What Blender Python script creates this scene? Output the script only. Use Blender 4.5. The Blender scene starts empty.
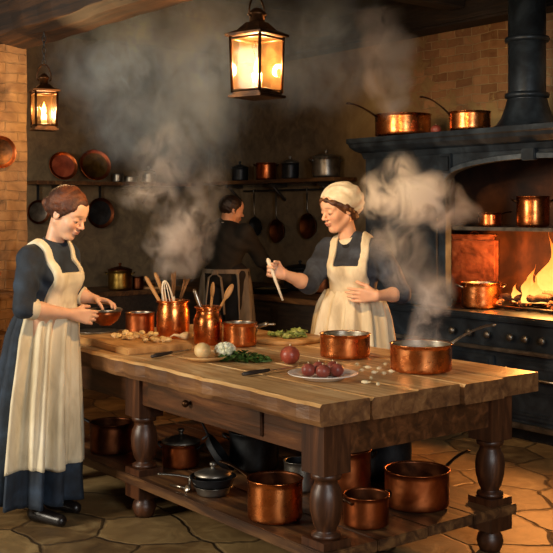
import bpy, bmesh, math, random
import numpy as np
from mathutils import Vector, Matrix, Quaternion
random.seed(7); np.random.seed(7)
S = bpy.context.scene; COL = S.collection; PI = math.pi
# ------------------------------------------------------------------ camera, world, lights, exposure
F = 1034.0; CX = 276.5; HY = 210.0; CH = 1.52
ca, sa = 0.61, 0.7924                      # the room is turned against the view
YAW = math.atan2(sa, ca)
def cam2w(a, d, z): return Vector((ca*a - sa*d, sa*a + ca*d, z))
def at(px, py, d): return cam2w((px-CX)/F*d, d, CH-(py-HY)/F*d)
def onz(px, py, z):
    d = (CH-z)*F/(py-HY); return cam2w((px-CX)/F*d, d, z)
def onY(px, Y, z=0.0, py=None):
    k = (px-CX)/F; d = Y/(sa*k+ca)
    return cam2w(k*d, d, z if py is None else CH-(py-HY)/F*d)
def onX(px, X, z=0.0, py=None):
    k = (px-CX)/F; d = X/(ca*k-sa)
    return cam2w(k*d, d, z if py is None else CH-(py-HY)/F*d)
cam = bpy.data.cameras.new('camera'); co = bpy.data.objects.new('camera', cam); COL.objects.link(co)
cam.sensor_width = 36; cam.lens = F/553*36; cam.shift_y = -(276.5-HY)/553
cam.clip_start = 0.05
co.location = (0, 0, CH); co.rotation_euler = (PI/2, 0, YAW)
S.camera = co
w = bpy.data.worlds.new('world'); S.world = w; w.use_nodes = True
w.node_tree.nodes['Background'].inputs[0].default_value = (0.30, 0.36, 0.45, 1)
w.node_tree.nodes['Background'].inputs[1].default_value = 0.3
S.view_settings.view_transform = 'Standard'; S.view_settings.look = 'None'
S.view_settings.exposure = 0.35; S.view_settings.gamma = 1; S.view_settings.use_curve_mapping = False
try:
    S.cycles.use_denoising = True; S.cycles.volume_step_rate = 1.0; S.cycles.volume_max_steps = 128
    S.cycles.max_bounces = 7; S.cycles.volume_bounces = 1; S.cycles.sample_clamp_indirect = 6
    S.cycles.use_adaptive_sampling = True
except Exception: pass
def area(name, loc, target, sx, sy, power, col):
    l = bpy.data.lights.new(name, 'AREA'); l.shape = 'RECTANGLE'; l.size = sx; l.size_y = sy
    l.energy = power; l.color = col
    o = bpy.data.objects.new(name, l); COL.objects.link(o); o.location = loc
    o.rotation_euler = (Vector(target)-Vector(loc)).to_track_quat('-Z', 'Y').to_euler(); return o
area('window_daylight', (-5.0, -1.95, 2.15), (-4.4, 2.9, 0.9), 1.5, 1.3, 175, (1.0, 0.89, 0.72))
area('front_fill', (1.7, 0.9, 2.1), (-6.5, 5.0, 1.3), 1.4, 1.6, 115, (0.96, 0.95, 0.93))  # fill lamp added to brighten the room from the front, no doorway behind it

# ------------------------------------------------------------------ materials
def srgb(h):
    h = h.lstrip('#'); v = [int(h[i:i+2], 16)/255 for i in (0, 2, 4)]
    return tuple((c/12.92 if c <= .04045 else ((c+.055)/1.055)**2.4) for c in v)+(1,)
class NT:
    def __init__(s, name):
        s.m = bpy.data.materials.new(name); s.m.use_nodes = True; s.t = s.m.node_tree
        s.b = s.t.nodes['Principled BSDF']; s.out = s.t.nodes['Material Output']
        s.tc = s.t.nodes.new('ShaderNodeTexCoord')
    def n(s, typ, **kw):
        nd = s.t.nodes.new('ShaderNode'+typ)
        for k, v in kw.items():
            if k.startswith('i_'):
                nd.inputs[k[2:].replace('_', ' ')].default_value = v
            else: setattr(nd, k, v)
        return nd
    def l(s, a, b): s.t.links.new(a, b)
    def map(s, scale=(1, 1, 1), rot=(0, 0, 0), src=None, loc=(0, 0, 0)):
        m = s.n('Mapping'); m.inputs['Scale'].default_value = scale; m.inputs['Rotation'].default_value = rot
        m.inputs['Location'].default_value = loc
        s.l(src or s.tc.outputs['Object'], m.inputs[0]); return m.outputs[0]
    def noise(s, vec, scale, detail=4, dist=0, rough=.55):
        n = s.n('TexNoise'); n.inputs['Scale'].default_value = scale; n.inputs['Detail'].default_value = detail
        n.inputs['Distortion'].default_value = dist; n.inputs['Roughness'].default_value = rough
        s.l(vec, n.inputs['Vector']); return n.outputs['Fac']
    def ramp(s, fac, stops):
        r = s.n('ValToRGB'); e = r.color_ramp.elements
        while len(e) < len(stops): e.new(.5)
        for i, (p, c) in enumerate(stops):
            e[i].position = p; e[i].color = srgb(c) if isinstance(c, str) else c
        s.l(fac, r.inputs[0]); return r.outputs[0]
    def mix(s, f, a, b, mode='MIX'):
        m = s.n('MixRGB', blend_type=mode)
        for i, v in ((0, f), (1, a), (2, b)):
            if hasattr(v, 'is_linked'): s.l(v, m.inputs[i])
            else: m.inputs[i].default_value = v
        return m.outputs[0]
    def math(s, op, a, b=None, clamp=False):
        m = s.n('Math', operation=op, use_clamp=clamp)
        for i, v in ((0, a), (1, b)):
            if v is None: continue
            if hasattr(v, 'is_linked'): s.l(v, m.inputs[i])
            else: m.inputs[i].default_value = v
        return m.outputs[0]
    def bump(s, h, strength=.3, dist=.01):
        b = s.n('Bump'); b.inputs['Strength'].default_value = strength; b.inputs['Distance'].default_value = dist
        s.l(h, b.inputs['Height']); s.l(b.outputs[0], s.b.inputs['Normal'])
    def set(s, **kw):
        for k, v in kw.items():
            k = k.replace('_', ' ')
            if hasattr(v, 'is_linked'): s.l(v, s.b.inputs[k])
            else: s.b.inputs[k].default_value = v
M = {}
def simple(name, stops, rough=.6, metal=0, scale=8, bump=.2, bd=.004, bscale=None, sx=(1, 1, 1), dist=.4, **kw):
    t = NT(name); v = t.map(sx); f = t.noise(v, scale, 4, dist)
    n = len(stops)
    t.set(Base_Color=t.ramp(f, [(.28+.44*i/(max(1, n-1)), c) for i, c in enumerate(stops)]), Roughness=rough, Metallic=metal, **kw)
    if bump: t.bump(t.noise(v, bscale or scale*2.5, 3, dist), bump, bd)
    M[name] = t.m; return t.m
def copper(name, stops, rough):
    t = NT(name); v = t.map(); f = t.noise(v, 7, 4, .8)
    r = t.noise(v, 16, 3); rr = t.n('MapRange'); t.l(r, rr.inputs[0])
    rr.inputs[3].default_value = rough*.75; rr.inputs[4].default_value = rough*1.5
    t.set(Base_Color=t.ramp(f, [(.3, stops[0]), (.52, stops[1]), (.75, stops[2])]), Metallic=1.0, Roughness=rr.outputs[0])
    vo = t.n('TexVoronoi', feature='SMOOTH_F1'); vo.inputs['Scale'].default_value = 26; t.l(v, vo.inputs['Vector'])
    t.bump(vo.outputs['Distance'], .22, .006); M[name] = t.m
copper('copper', ('#a85a2c', '#d67f44', '#ea9c60'), .24)
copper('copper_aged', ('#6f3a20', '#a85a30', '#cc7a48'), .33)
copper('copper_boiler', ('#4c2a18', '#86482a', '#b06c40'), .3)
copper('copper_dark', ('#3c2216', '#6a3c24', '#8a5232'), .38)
copper('brass', ('#6a5426', '#9a7c3c', '#c0a258'), .32)
simple('tin', ['#6f675c', '#a39a8a', '#c6bcaa'], .36, 1, 12, .1)
simple('steel', ['#8c8478', '#b6aea0', '#d8d0c2'], .28, 1, 10, .1)
simple('dark_iron', ['#121315', '#232528', '#36393d'], .45, .6, 9, .3)
simple('iron', ['#1c2228', '#2e3740', '#46535e'], .40, .5, 6, .35, .006)
simple('worn_iron', ['#3a434b', '#56616b', '#76828c'], .38, .6, 9, .3)
simple('pewter', ['#55524c', '#807b72', '#a39c90'], .38, .9, 10, .15)
simple('bronze', ['#1c1109', '#3a2413', '#5e3c1e'], .42, .85, 16, .3)
simple('soot', ['#1c0f08', '#40220f', '#70401e'], .85, 0, 3, .4, .01)
simple('ceramic', ['#cfc4b8', '#e6dccf', '#f2eadf'], .25, 0, 8, .05)
simple('red_clay', ['#5c2618', '#8a3c26', '#a9573a'], .4, 0, 9, .15)
simple('wax', ['#e8d6a8', '#f4e8c4'], .5, 0, 8, .05)
simple('linen', ['#b9ab8c', '#dccfb0', '#efe6cd'], .85, 0, 10, .45, .006, 26, (1, 1, .35))
simple('cap_linen', ['#c0b597', '#ddd3b8', '#efe8d2'], .85, 0, 14, .5, .006, 34)
simple('grey_linen', ['#5c5a55', '#7f7c74', '#9a968c'], .9, 0, 8, .4, .006, 22, (1, 1, .35))
simple('navy', ['#10161f', '#1c2836', '#2b3c50'], .8, 0, 9, .5, .006, 22)
simple('slate', ['#1a1e26', '#2c333f', '#434d5c'], .8, 0, 10, .5, .006, 24)
simple('jacket', ['#0d0e0e', '#191b1a', '#292b29'], .85, 0, 7, .4, .006)
simple('black_cloth', ['#07080b', '#101218', '#1a1d26'], .85, 0, 7, .3)
simple('leather', ['#0e0b0a', '#1d1715'], .35, 0, 9, .1)
simple('auburn', ['#241006', '#4a2410', '#7a4422'], .6, 0, 10, .9, .005, 90, (1, .35, 1), 1.2)
simple('brown_hair', ['#24140a', '#4a2c18', '#6e4626'], .45, 0, 12, .7, .004, 60, (1, .35, 1), 1.2)
simple('black_hair', ['#0b0807', '#1c1512', '#30251e'], .5, 0, 12, .6, .004, 60)
simple('tool_wood', ['#6e4a26', '#a57a46', '#c9a06a'], .55, 0, 14, .2, .002, 40, (1, 1, .3))
simple('pale_wood', ['#cfc0a4', '#e8dcc4', '#f6eedc'], .5, 0, 14, .1)
simple('board_wood', ['#8a5e32', '#bc8c50', '#dcb074'], .55, 0, 9, .2, .003, 30, (.35, 1.6, 1))
simple('plate_food', ['#a9a56a', '#c9c48c', '#8f9a52'], .7, 0, 22, .6)
simple('potato', ['#b68a4c', '#d8b47a', '#e8cc98'], .55, 0, 14, .25)
simple('cut_potato', ['#d2a95c', '#e8c986', '#f4dfa8'], .45, 0, 20, .2)
simple('cauliflower', ['#c9c79c', '#e4e2c2', '#f1f0da'], .6, 0, 30, .8, .01, 60)
simple('leaf_green', ['#1f3312', '#3f5c22', '#64823a'], .5, 0, 24, .3)
simple('leaf_pale', ['#76863c', '#9eac5c', '#c2ca86'], .5, 0, 24, .3)
simple('red_onion', ['#5c241c', '#96483a', '#c08068'], .42, 0, 12, .2, .003, 30, (1, 1, .3))
simple('tomato', ['#6a2014', '#9c4430', '#bc6c4c'], .38, 0, 8, .05)
simple('garlic', ['#c9ae80', '#e4d0a4', '#f2e6c6'], .5, 0, 20, .2)
simple('stew', ['#6c5a34', '#9c8a58', '#b9aa78'], .35, 0, 30, .5)
simple('eye_white', ['#cfc6ba', '#e2dad0'], .2, 0, 8, 0)
simple('iris', ['#1c120c', '#2c1c12'], .15, 0, 8, 0)
simple('ember_ash', ['#2a1a12', '#5c3c28', '#8c6848'], .9, 0, 30, .8, .01)
simple('wicker', ['#4a3018', '#7a5430', '#a07848'], .7, 0, 30, .8, .01, 60)

def wood(name, stops, axis=0, rough=.5, scale=5, bump=.45, dist=1.6, along=.7):
    t = NT(name); sc = [7, 7, 7]; sc[axis] = along
    v = t.map(tuple(sc)); f = t.noise(v, scale*.55, 6, dist, .6)
    g = t.noise(t.map(), 2.2, 3, .5)
    c = t.ramp(f, [(.25, stops[0]), (.45, stops[1]), (.62, stops[2]), (.8, stops[3])])
    c2 = t.mix(t.ramp(g, [(.35, (0, 0, 0, 1)), (.75, (.55, .55, .55, 1))]), c, srgb(stops[0]))
    t.set(Base_Color=c2, Roughness=rough); t.bump(f, bump, .008); M[name] = t.m
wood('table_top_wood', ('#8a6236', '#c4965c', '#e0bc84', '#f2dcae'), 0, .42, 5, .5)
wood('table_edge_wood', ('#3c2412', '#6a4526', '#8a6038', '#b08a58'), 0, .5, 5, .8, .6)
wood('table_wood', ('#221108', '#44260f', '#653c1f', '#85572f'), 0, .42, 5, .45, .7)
wood('leg_wood', ('#200f07', '#3e210f', '#5a341b', '#774a2a'), 2, .42, 4, .2)
wood('shelf_wood', ('#26160b', '#4e3018', '#7c5630', '#9a7040'), 0, .5, 5, .45, .7)
wood('beam_wood', ('#0e0805', '#22140a', '#4a2d13', '#8a5826'), 0, .7, 5, .9, .3, .22)
wood('dark_beam_wood', ('#0d0906', '#1f150d', '#332417', '#4a3522'), 0, .7, 5, .8)
wood('dark_wood', ('#15100b', '#2a2018', '#3d3024', '#524231'), 0, .6)
wood('dark_wood_y', ('#15100b', '#2a2018', '#3d3024', '#524231'), 1, .6)
wood('log_wood', ('#120b07', '#26170d', '#3e2818', '#5c3c24'), 0, .9, 6, 1)

def brickwork(t, scale, c1, c2, mortar):
    sep = t.n('SeparateXYZ'); t.l(t.tc.outputs['Object'], sep.inputs[0])
    u = t.math('ADD', sep.outputs[0], sep.outputs[1])
    cb = t.n('CombineXYZ'); t.l(u, cb.inputs[0]); t.l(sep.outputs[2], cb.inputs[1])
    nz = t.n('TexNoise'); nz.inputs['Scale'].default_value = 5; nz.inputs['Detail'].default_value = 3
    t.l(t.tc.outputs['Object'], nz.inputs['Vector'])
    vm = t.n('VectorMath', operation='MULTIPLY_ADD'); vm.inputs[1].default_value = (.05, .05, .05)
    t.l(nz.outputs['Color'], vm.inputs[0]); t.l(cb.outputs[0], vm.inputs[2])
    b = t.n('TexBrick'); t.l(vm.outputs[0], b.inputs['Vector'])
    b.inputs['Scale'].default_value = scale; b.inputs['Brick Width'].default_value = .62; b.inputs['Row Height'].default_value = .24
    b.inputs['Mortar Size'].default_value = .018; b.inputs['Mortar Smooth'].default_value = .5; b.inputs['Bias'].default_value = 0
    b.inputs['Color1'].default_value = srgb(c1); b.inputs['Color2'].default_value = srgb(c2); b.inputs['Mortar'].default_value = srgb(mortar)
    return b
def pillar_mat():
    t = NT('pillar_brick'); b = brickwork(t, 3.9, '#8c6c46', '#5e4630', '#6e5c40')
    f = t.noise(t.map(), 7, 5, .8)
    c = t.mix(.6, b.outputs['Color'], t.ramp(f, [(.3, '#4c3622'), (.5, '#806040'), (.7, '#a8865c')]))
    t.set(Base_Color=c, Roughness=.85)
    h = t.math('SUBTRACT', t.math('MULTIPLY', f, .7), b.outputs['Fac']); t.bump(h, .8, .02); M['pillar_brick'] = t.m
pillar_mat()
def wall_mat(name, bricks):
    t = NT(name); f = t.noise(t.map(), 1.6, 6, 1.0, .6); g = t.noise(t.map(), 9, 4, 1.0)
    pl = t.ramp(f, [(.3, '#3c3226'), (.5, '#5c4d3a'), (.7, '#7c6a4e')])
    pl = t.mix(.35, pl, t.ramp(g, [(.3, '#4a3d2e'), (.7, '#8c7856')]))
    h = t.math('MULTIPLY', g, .5)
    if bricks:
        b = brickwork(t, 3.5, '#b8865a', '#6a4024', '#b49c72')
        # bricks laid bare where the plaster has fallen off
        d = t.n('VectorMath', operation='SUBTRACT'); d.inputs[1].default_value = (-5.35, 6.3, 2.72)
        t.l(t.tc.outputs['Object'], d.inputs[0])
        ms = t.n('VectorMath', operation='MULTIPLY'); ms.inputs[1].default_value = (.75, .5, 1.5); t.l(d.outputs[0], ms.inputs[0])
        ln = t.n('VectorMath', operation='LENGTH'); t.l(ms.outputs[0], ln.inputs[0])
        e = t.math('SUBTRACT', .78, ln.outputs['Value']); e = t.math('ADD', e, t.math('MULTIPLY', t.math('SUBTRACT', g, .5), 2.2))
        mk = t.math('MULTIPLY', e, 5.0, True)
        pl2 = t.ramp(f, [(.3, '#6e5636'), (.5, '#94784c'), (.7, '#b09662')])
        d2 = t.math('MULTIPLY', t.math('SUBTRACT', 1.9, ln.outputs['Value']), 1.2, True)
        pl = t.mix(d2, pl, pl2)
        bc = t.mix(.35, b.outputs['Color'], t.ramp(g, [(.3, '#6a4526'), (.7, '#b08a5c')]))
        pl = t.mix(mk, pl, bc)
        h = t.math('SUBTRACT', h, t.math('MULTIPLY', mk, b.outputs['Fac']))
    t.set(Base_Color=pl, Roughness=.9); t.bump(h, .6, .02); M[name] = t.m
wall_mat('plaster', False); wall_mat('plaster_bricks', True)
def floor_mat():
    t = NT('flagstones'); v = t.map((1.0, 1.35, 1), rot=(0, 0, .3))
    nz = t.n('TexNoise'); nz.inputs['Scale'].default_value = 5; t.l(v, nz.inputs['Vector'])
    vm = t.n('VectorMath', operation='MULTIPLY_ADD'); vm.inputs[1].default_value = (.10, .10, 0)
    t.l(nz.outputs['Color'], vm.inputs[0]); t.l(v, vm.inputs[2])
    e = t.n('TexVoronoi', feature='DISTANCE_TO_EDGE', voronoi_dimensions='2D'); c0 = t.n('TexVoronoi', voronoi_dimensions='2D')
    for q in (e, c0): q.inputs['Scale'].default_value = 2.1; q.inputs['Randomness'].default_value = .75; t.l(vm.outputs[0], q.inputs['Vector'])
    gap = t.ramp(e.outputs['Distance'], [(.0, (.8, .8, .8, 1)), (.035, (0, 0, 0, 1))])
    sp = t.n('SeparateColor'); t.l(c0.outputs['Color'], sp.inputs[0])
    f = t.noise(t.map(), 6, 6, 1.0); f2 = t.noise(t.map(), 1.4, 3, .6)
    c = t.mix(.5, t.ramp(sp.outputs[0], [(.1, '#5e4a30'), (.5, '#86683f'), (.9, '#b49866')]), t.ramp(f, [(.3, '#46341e'), (.5, '#80643c'), (.72, '#c0a470')]))
    c = t.mix(t.ramp(f2, [(.35, (.55, .55, .55, 1)), (.65, (0, 0, 0, 1))]), c, srgb('#2e2012'))
    c = t.mix(gap, c, srgb('#2c2014'))
    t.set(Base_Color=c, Roughness=.5); t.bump(t.math('SUBTRACT', t.math('MULTIPLY', f, .5), t.math('MULTIPLY', gap, .8)), .6, .02)
    M['flagstones'] = t.m
floor_mat()
def skin_mat(name, base):
    t = NT(name); a = t.n('VertexColor'); a.layer_name = 'tone'
    f = t.noise(t.map(), 22, 3)
    c = t.mix(.18, a.outputs[0], t.ramp(f, [(.3, '#b87850'), (.7, '#f0c8a0')]))
    t.set(Base_Color=c, Roughness=.48, Subsurface_Weight=.12, Subsurface_Radius=(.02, .008, .004), Subsurface_Scale=.4)
    M[name] = t.m
skin_mat('skin', None)
def glass_mat():
    t = NT('amber_glass'); t.t.nodes.remove(t.b)
    tr = t.n('BsdfTransparent'); tr.inputs[0].default_value = (1, .86, .64, 1)
    tl = t.n('BsdfTranslucent'); tl.inputs[0].default_value = (1, .44, .12, 1)
    gl = t.n('BsdfGlossy'); gl.inputs[0].default_value = (1, .9, .75, 1); gl.inputs[1].default_value = .06
    f = t.noise(t.map(), 18, 4, .8)
    m1 = t.n('MixShader'); t.l(t.ramp(f, [(.3, (.003, .003, .003, 1)), (.75, (.014, .014, .014, 1))]), m1.inputs[0])
    t.l(tr.outputs[0], m1.inputs[1]); t.l(tl.outputs[0], m1.inputs[2])
    m2 = t.n('MixShader'); m2.inputs[0].default_value = .025; t.l(m1.outputs[0], m2.inputs[1]); t.l(gl.outputs[0], m2.inputs[2])
    t.l(m2.outputs[0], t.out.inputs['Surface']); M['amber_glass'] = t.m
    t = NT('clear_glass'); t.set(Base_Color=(.85, .9, .95, 1), Transmission_Weight=1.0, Roughness=.05); M['clear_glass'] = t.m
glass_mat()
def flame_mat(name, c1, c2, strength, zlo, zhi):
    t = NT(name); t.t.nodes.remove(t.b)
    e = t.n('Emission'); sep = t.n('SeparateXYZ'); t.l(t.tc.outputs['Generated'], sep.inputs[0])
    f = t.noise(t.map(), 14, 3, 1)
    k = t.math('ADD', sep.outputs[2], t.math('MULTIPLY', t.math('SUBTRACT', f, .5), .5))
    t.l(t.ramp(k, [(.1, c1), (.85, c2)]), e.inputs[0]); e.inputs[1].default_value = strength
    tr = t.n('BsdfTransparent'); mx = t.n('MixShader')
    t.l(t.ramp(k, [(.5, (1, 1, 1, 1)), (1.0, (.35, .35, .35, 1))]), mx.inputs[0]); t.l(tr.outputs[0], mx.inputs[1]); t.l(e.outputs[0], mx.inputs[2])
    t.l(mx.outputs[0], t.out.inputs['Surface']); M[name] = t.m
flame_mat('candle_flame', (1, .62, .22, 1), (1, .45, .10, 1), 14, 0, 1)
flame_mat('fire_flame', (1, .48, .10, 1), (1, .20, .02, 1), 1.7, 0, 1)
def ember():
    t = NT('embers'); f = t.noise(t.map(), 26, 4, .5)
    t.set(Base_Color=(.03, .015, .01, 1), Roughness=.9, Emission_Color=t.ramp(f, [(.46, (0, 0, 0, 1)), (.6, (1, .18, .02, 1)), (.75, (1, .45, .08, 1))]), Emission_Strength=1.6)
    t.bump(f, .8, .01); M['embers'] = t.m
ember()

# ------------------------------------------------------------------ object helpers
def tag(o, label=None, cat=None, group=None, kind=None):
    if label: o['label'] = label
    if cat: o['category'] = cat
    if group: o['group'] = group
    if kind: o['kind'] = kind
    return o
def empty(name, loc=(0, 0, 0), rz=0.0, label=None, cat=None, group=None):
    o = bpy.data.objects.new(name, None); COL.objects.link(o); o.location = loc; o.rotation_euler = (0, 0, rz)
    o.empty_display_size = .05
    return tag(o, label, cat, group)
def link(name, me, parent=None, mats=None, smooth=True):
    o = bpy.data.objects.new(name, me); COL.objects.link(o)
    if parent: o.parent = parent
    for m in (mats or []): me.materials.append(M[m] if isinstance(m, str) else m)
    if smooth:
        for p in me.polygons: p.use_smooth = True
    return o
def obj(name, bm, mats, parent=None, smooth=False, bevel=0, loc=None, rot=None):
    if not isinstance(mats, (list, tuple)): mats = [mats]
    bmesh.ops.recalc_face_normals(bm, faces=bm.faces)
    if bevel:
        es = [e for e in bm.edges if len(e.link_faces) == 2 and e.calc_face_angle(0) > .6]
        bmesh.ops.bevel(bm, geom=es, offset=bevel, segments=2, affect='EDGES', clamp_overlap=True)
    me = bpy.data.meshes.new(name); bm.to_mesh(me); bm.free()
    o = link(name, me, parent, mats, smooth)
    if loc is not None: o.location = loc
    if rot is not None: o.rotation_euler = rot
    return o
def B(): return bmesh.new()
def box(bm, x0, x1, y0, y1, z0, z1, mi=0, M4=None):
    vs = [bm.verts.new((x, y, z)) for z in (z0, z1) for y in (y0, y1) for x in (x0, x1)]
    if M4 is not None:
        for v in vs: v.co = M4 @ v.co
    for f in ((0, 1, 3, 2), (4, 6, 7, 5), (0, 4, 5, 1), (2, 3, 7, 6), (0, 2, 6, 4), (1, 5, 7, 3)):
        q = bm.faces.new([vs[i] for i in f]); q.material_index = mi
    return vs
def lathe(bm, prof, seg=32, mi=0, mis=None, c=(0, 0, 0), closed=False, rmod=None):
    """prof: list of (r, z)"""
    rings = []
    for j, (r, z) in enumerate(prof):
        if r < 1e-5: rings.append([bm.verts.new((c[0], c[1], c[2]+z))]); continue
        rings.append([bm.verts.new((c[0]+r*(rmod(i/seg*2*PI, j) if rmod else 1)*math.cos(i/seg*2*PI), c[1]+r*(rmod(i/seg*2*PI, j) if rmod else 1)*math.sin(i/seg*2*PI), c[2]+z)) for i in range(seg)])
    for j in range(len(rings)-1):
        a, b = rings[j], rings[j+1]
        for i in range(seg):
            k = (i+1) % seg
            try:
                if len(a) == 1 and len(b) == 1: break
                if len(a) == 1: f = bm.faces.new((a[0], b[i], b[k]))
                elif len(b) == 1: f = bm.faces.new((a[i], b[0], a[k]))
                else: f = bm.faces.new((a[i], b[i], b[k], a[k]))
                f.material_index = mis[j] if mis else mi; f.smooth = True
            except ValueError: pass
def tube(bm, pts, rad, seg=8, mi=0, flat=1.0, cap=True):
    pts = [Vector(p) for p in pts]; n = len(pts)
    if not isinstance(rad, (list, tuple)): rad = [rad]*n
    rings = []; up = Vector((0, 0, 1)); prev = None
    for i, p in enumerate(pts):
        t = (pts[min(i+1, n-1)]-pts[max(i-1, 0)]).normalized()
        if prev is None:
            s = t.cross(up)
            if s.length < .05: s = t.cross(Vector((1, 0, 0)))
        else: s = prev-t*prev.dot(t)
        s.normalize(); prev = s; u = s.cross(t)
        rings.append([bm.verts.new(p+s*math.cos(a)*rad[i]+u*math.sin(a)*rad[i]*flat) for a in (k/seg*2*PI for k in range(seg))])
    for j in range(n-1):
        for i in range(seg):
            k = (i+1) % seg; f = bm.faces.new((rings[j][i], rings[j+1][i], rings[j+1][k], rings[j][k])); f.smooth = True; f.material_index = mi
    if cap:
        for r in (rings[0], rings[-1]):
            f = bm.faces.new(r); f.material_index = mi
def ell(bm, c, r, seg=16, rings=10, mi=0, R=None, jit=0):
    mt = Matrix.Translation(c) @ (R.to_4x4() if R is not None else Matrix.Identity(4)) @ Matrix.Diagonal((r[0], r[1], r[2], 1))
    g = bmesh.ops.create_uvsphere(bm, u_segments=seg, v_segments=rings, radius=1, matrix=mt)
    fs = set()
    for v in g['verts']:
        if jit: v.co += Vector((random.uniform(-jit, jit), random.uniform(-jit, jit), random.uniform(-jit, jit)))
        for f in v.link_faces: fs.add(f)
    for f in fs: f.smooth = True; f.material_index = mi
def arc(p0, p1, sag, n=8):
    p0 = Vector(p0); p1 = Vector(p1); s = Vector(sag)
    return [p0.lerp(p1, t)+s*math.sin(PI*t) for t in (i/n for i in range(n+1))]
def copy_tree(o, parent=None):
    c = o.copy(); COL.objects.link(c); c.parent = parent
    for ch in list(o.children): copy_tree(ch, c)
    return c
LV = (ca, sa)   # picture-right direction on the floor
def dirang(px_dx, away):  # angle of a direction given as (to the right, away)
    v = cam2w(px_dx, away, 0); return math.atan2(v.y, v.x)

# ------------------------------------------------------------------ setting
XW, YB, ZC = -9.4, 6.3, 3.25; XE, YF = 2.0, -2.2
def struct(name, bm, mats, label, cat, **kw):
    o = obj(name, bm, mats, **kw); return tag(o, label, cat, None, 'structure')
b = B(); box(b, XW-.3, XE+.3, YF-.3, YB+.3, -.2, 0); struct('floor', b, 'flagstones', 'worn flagstone kitchen floor in tan and brown', 'floor')
b = B(); box(b, XW-.3, XE+.3, YF-.3, YB+.3, ZC, ZC+.2); struct('ceiling', b, 'dark_wood', 'dark smoke-blackened plank ceiling', 'ceiling')
b = B(); box(b, XW-.3, XE+.3, YB, YB+.3, 0, ZC); struct('wall_back', b, 'plaster_bricks', 'plastered wall with bare brick patch behind the range', 'wall')
b = B(); box(b, XW-.3, XW, YF-.3, YB+.3, 0, ZC); struct('wall_left', b, 'plaster', 'dim brown plaster wall behind the plate shelf', 'wall')
b = B(); box(b, XE, XE+.3, YF-.3, YB+.3, 0, ZC); struct('wall_right', b, 'plaster', 'plain plaster wall on the near side of the kitchen', 'wall')
b = B()
for q in ((XW, -5.9, 0, ZC), (-4.1, XE, 0, ZC), (-5.9, -4.1, 0, 1.35), (-5.9, -4.1, 2.95, ZC)): box(b, q[0], q[1], YF-.3, YF, q[2], q[3])
struct('wall_front', b, 'plaster', 'plaster wall holding the kitchen window', 'wall')
b = B()
for z in (1.35, 2.15, 2.91): box(b, -5.9, -4.1, YF-.2, YF-.12, z, z+.04)
for x in (-5.9, -5.02, -4.14): box(b, x, x+.04, YF-.2, YF-.12, 1.35, 2.95)
struct('window_1', b, 'dark_wood', 'small-paned kitchen window frame in the front wall', 'window')
# brick pillar and the beam it carries
PX, PY = -6.1, 2.72
b = B(); box(b, -6.9, PX, 1.75, PY, 0, 2.54); bmesh.ops.subdivide_edges(b, edges=b.edges, cuts=14, use_grid_fill=True)
for v in b.verts:
    if v.co.z > .01: v.co += Vector([.010*math.sin(v.co.z*37+v.co.y*11+i*2)+random.uniform(-.004, .004) for i in range(3)])
struct('wall_pillar', b, 'pillar_brick', 'rough tan brick pillar at the edge of the room', 'pillar', smooth=False)
b = B(); n = 46
for i in range(n):
    x0 = -7.3+8.6*i/n; x1 = -7.3+8.6*(i+1)/n
secs = []
for i in range(n+1):
    x = -7.3+8.6*i/n; w1 = .008*math.sin(x*5.1)+.005*math.sin(x*13+1); w2 = .008*math.sin(x*4.1+2)+.006*math.sin(x*17)
    secs.append([b.verts.new(p) for p in ((x, 2.50+w2, 2.58+w1), (x, 2.56+w2, 2.545+w1), (x, 2.70+w1, 2.525+w2*.5), (x, 2.73+w1, 2.55), (x, 2.73+w1, 2.96), (x, 2.50+w2, 2.99+w1), (x, 2.46+w2, 2.75))])
for i in range(n):
    for k in range(7): b.faces.new((secs[i][k], secs[i+1][k], secs[i+1][(k+1) % 7], secs[i][(k+1) % 7]))
b.faces.new(secs[0]); b.faces.new(secs[-1])
struct('beam', b, 'beam_wood', 'heavy rough-hewn timber beam resting on the brick pillar', 'beam')
b = B(); box(b, -8.5, 1.9, YB-.26, YB-.002, 2.98, ZC-.002); struct('beam', b, 'dark_beam_wood', 'dark timber beam along the top of the range wall', 'beam', bevel=.02)
for i, x in enumerate((-8.6, -7.2, -5.6, -2.1)):
    b = B(); box(b, x, x+.16, YF, YB-.27, ZC-.17, ZC-.002)
    struct('ceiling_joist', b, 'dark_wood_y', 'dark ceiling joist, number %s from the far wall' % ('first', 'second', 'third', 'fourth')[i], 'joist', bevel=.01)

# ------------------------------------------------------------------ table
TX0, TX1, TY0, TY1, TZ = -5.5, -2.93, 2.457, 3.73, .80
tb = empty('kitchen_table', ((TX0+TX1)/2, (TY0+TY1)/2, 0), 0, 'massive worn plank table with turned legs and a pot shelf below', 'table')
tl = tb.location
def tbm(): return B()
b = B(); nb = 5; yw = (TY1-TY0)/nb
for k in range(nb):
    y0 = TY0+k*yw; y1 = y0+yw-.004; ns = 40; prev = None
    z1 = TZ-.001*(k % 2)
    for i in range(ns+1):
        x = TX0+(TX1-TX0)*i/ns
        e0 = (.006*math.sin(x*9+1)+.005*math.sin(x*31)+random.uniform(-.003, .003)) if k == 0 else 0
        dz = -.085
        xx = x+(random.uniform(-.004, .008)+(.012 if k in (1, 3) else 0) if i == ns else 0)
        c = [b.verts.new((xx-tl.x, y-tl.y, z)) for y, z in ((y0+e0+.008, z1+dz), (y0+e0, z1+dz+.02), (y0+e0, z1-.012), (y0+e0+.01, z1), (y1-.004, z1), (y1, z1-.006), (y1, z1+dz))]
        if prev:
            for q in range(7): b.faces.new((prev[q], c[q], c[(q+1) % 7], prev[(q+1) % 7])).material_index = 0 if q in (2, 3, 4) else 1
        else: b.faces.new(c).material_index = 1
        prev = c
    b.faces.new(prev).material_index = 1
obj('tabletop', b, ['table_top_wood', 'table_edge_wood'], tb)
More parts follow.
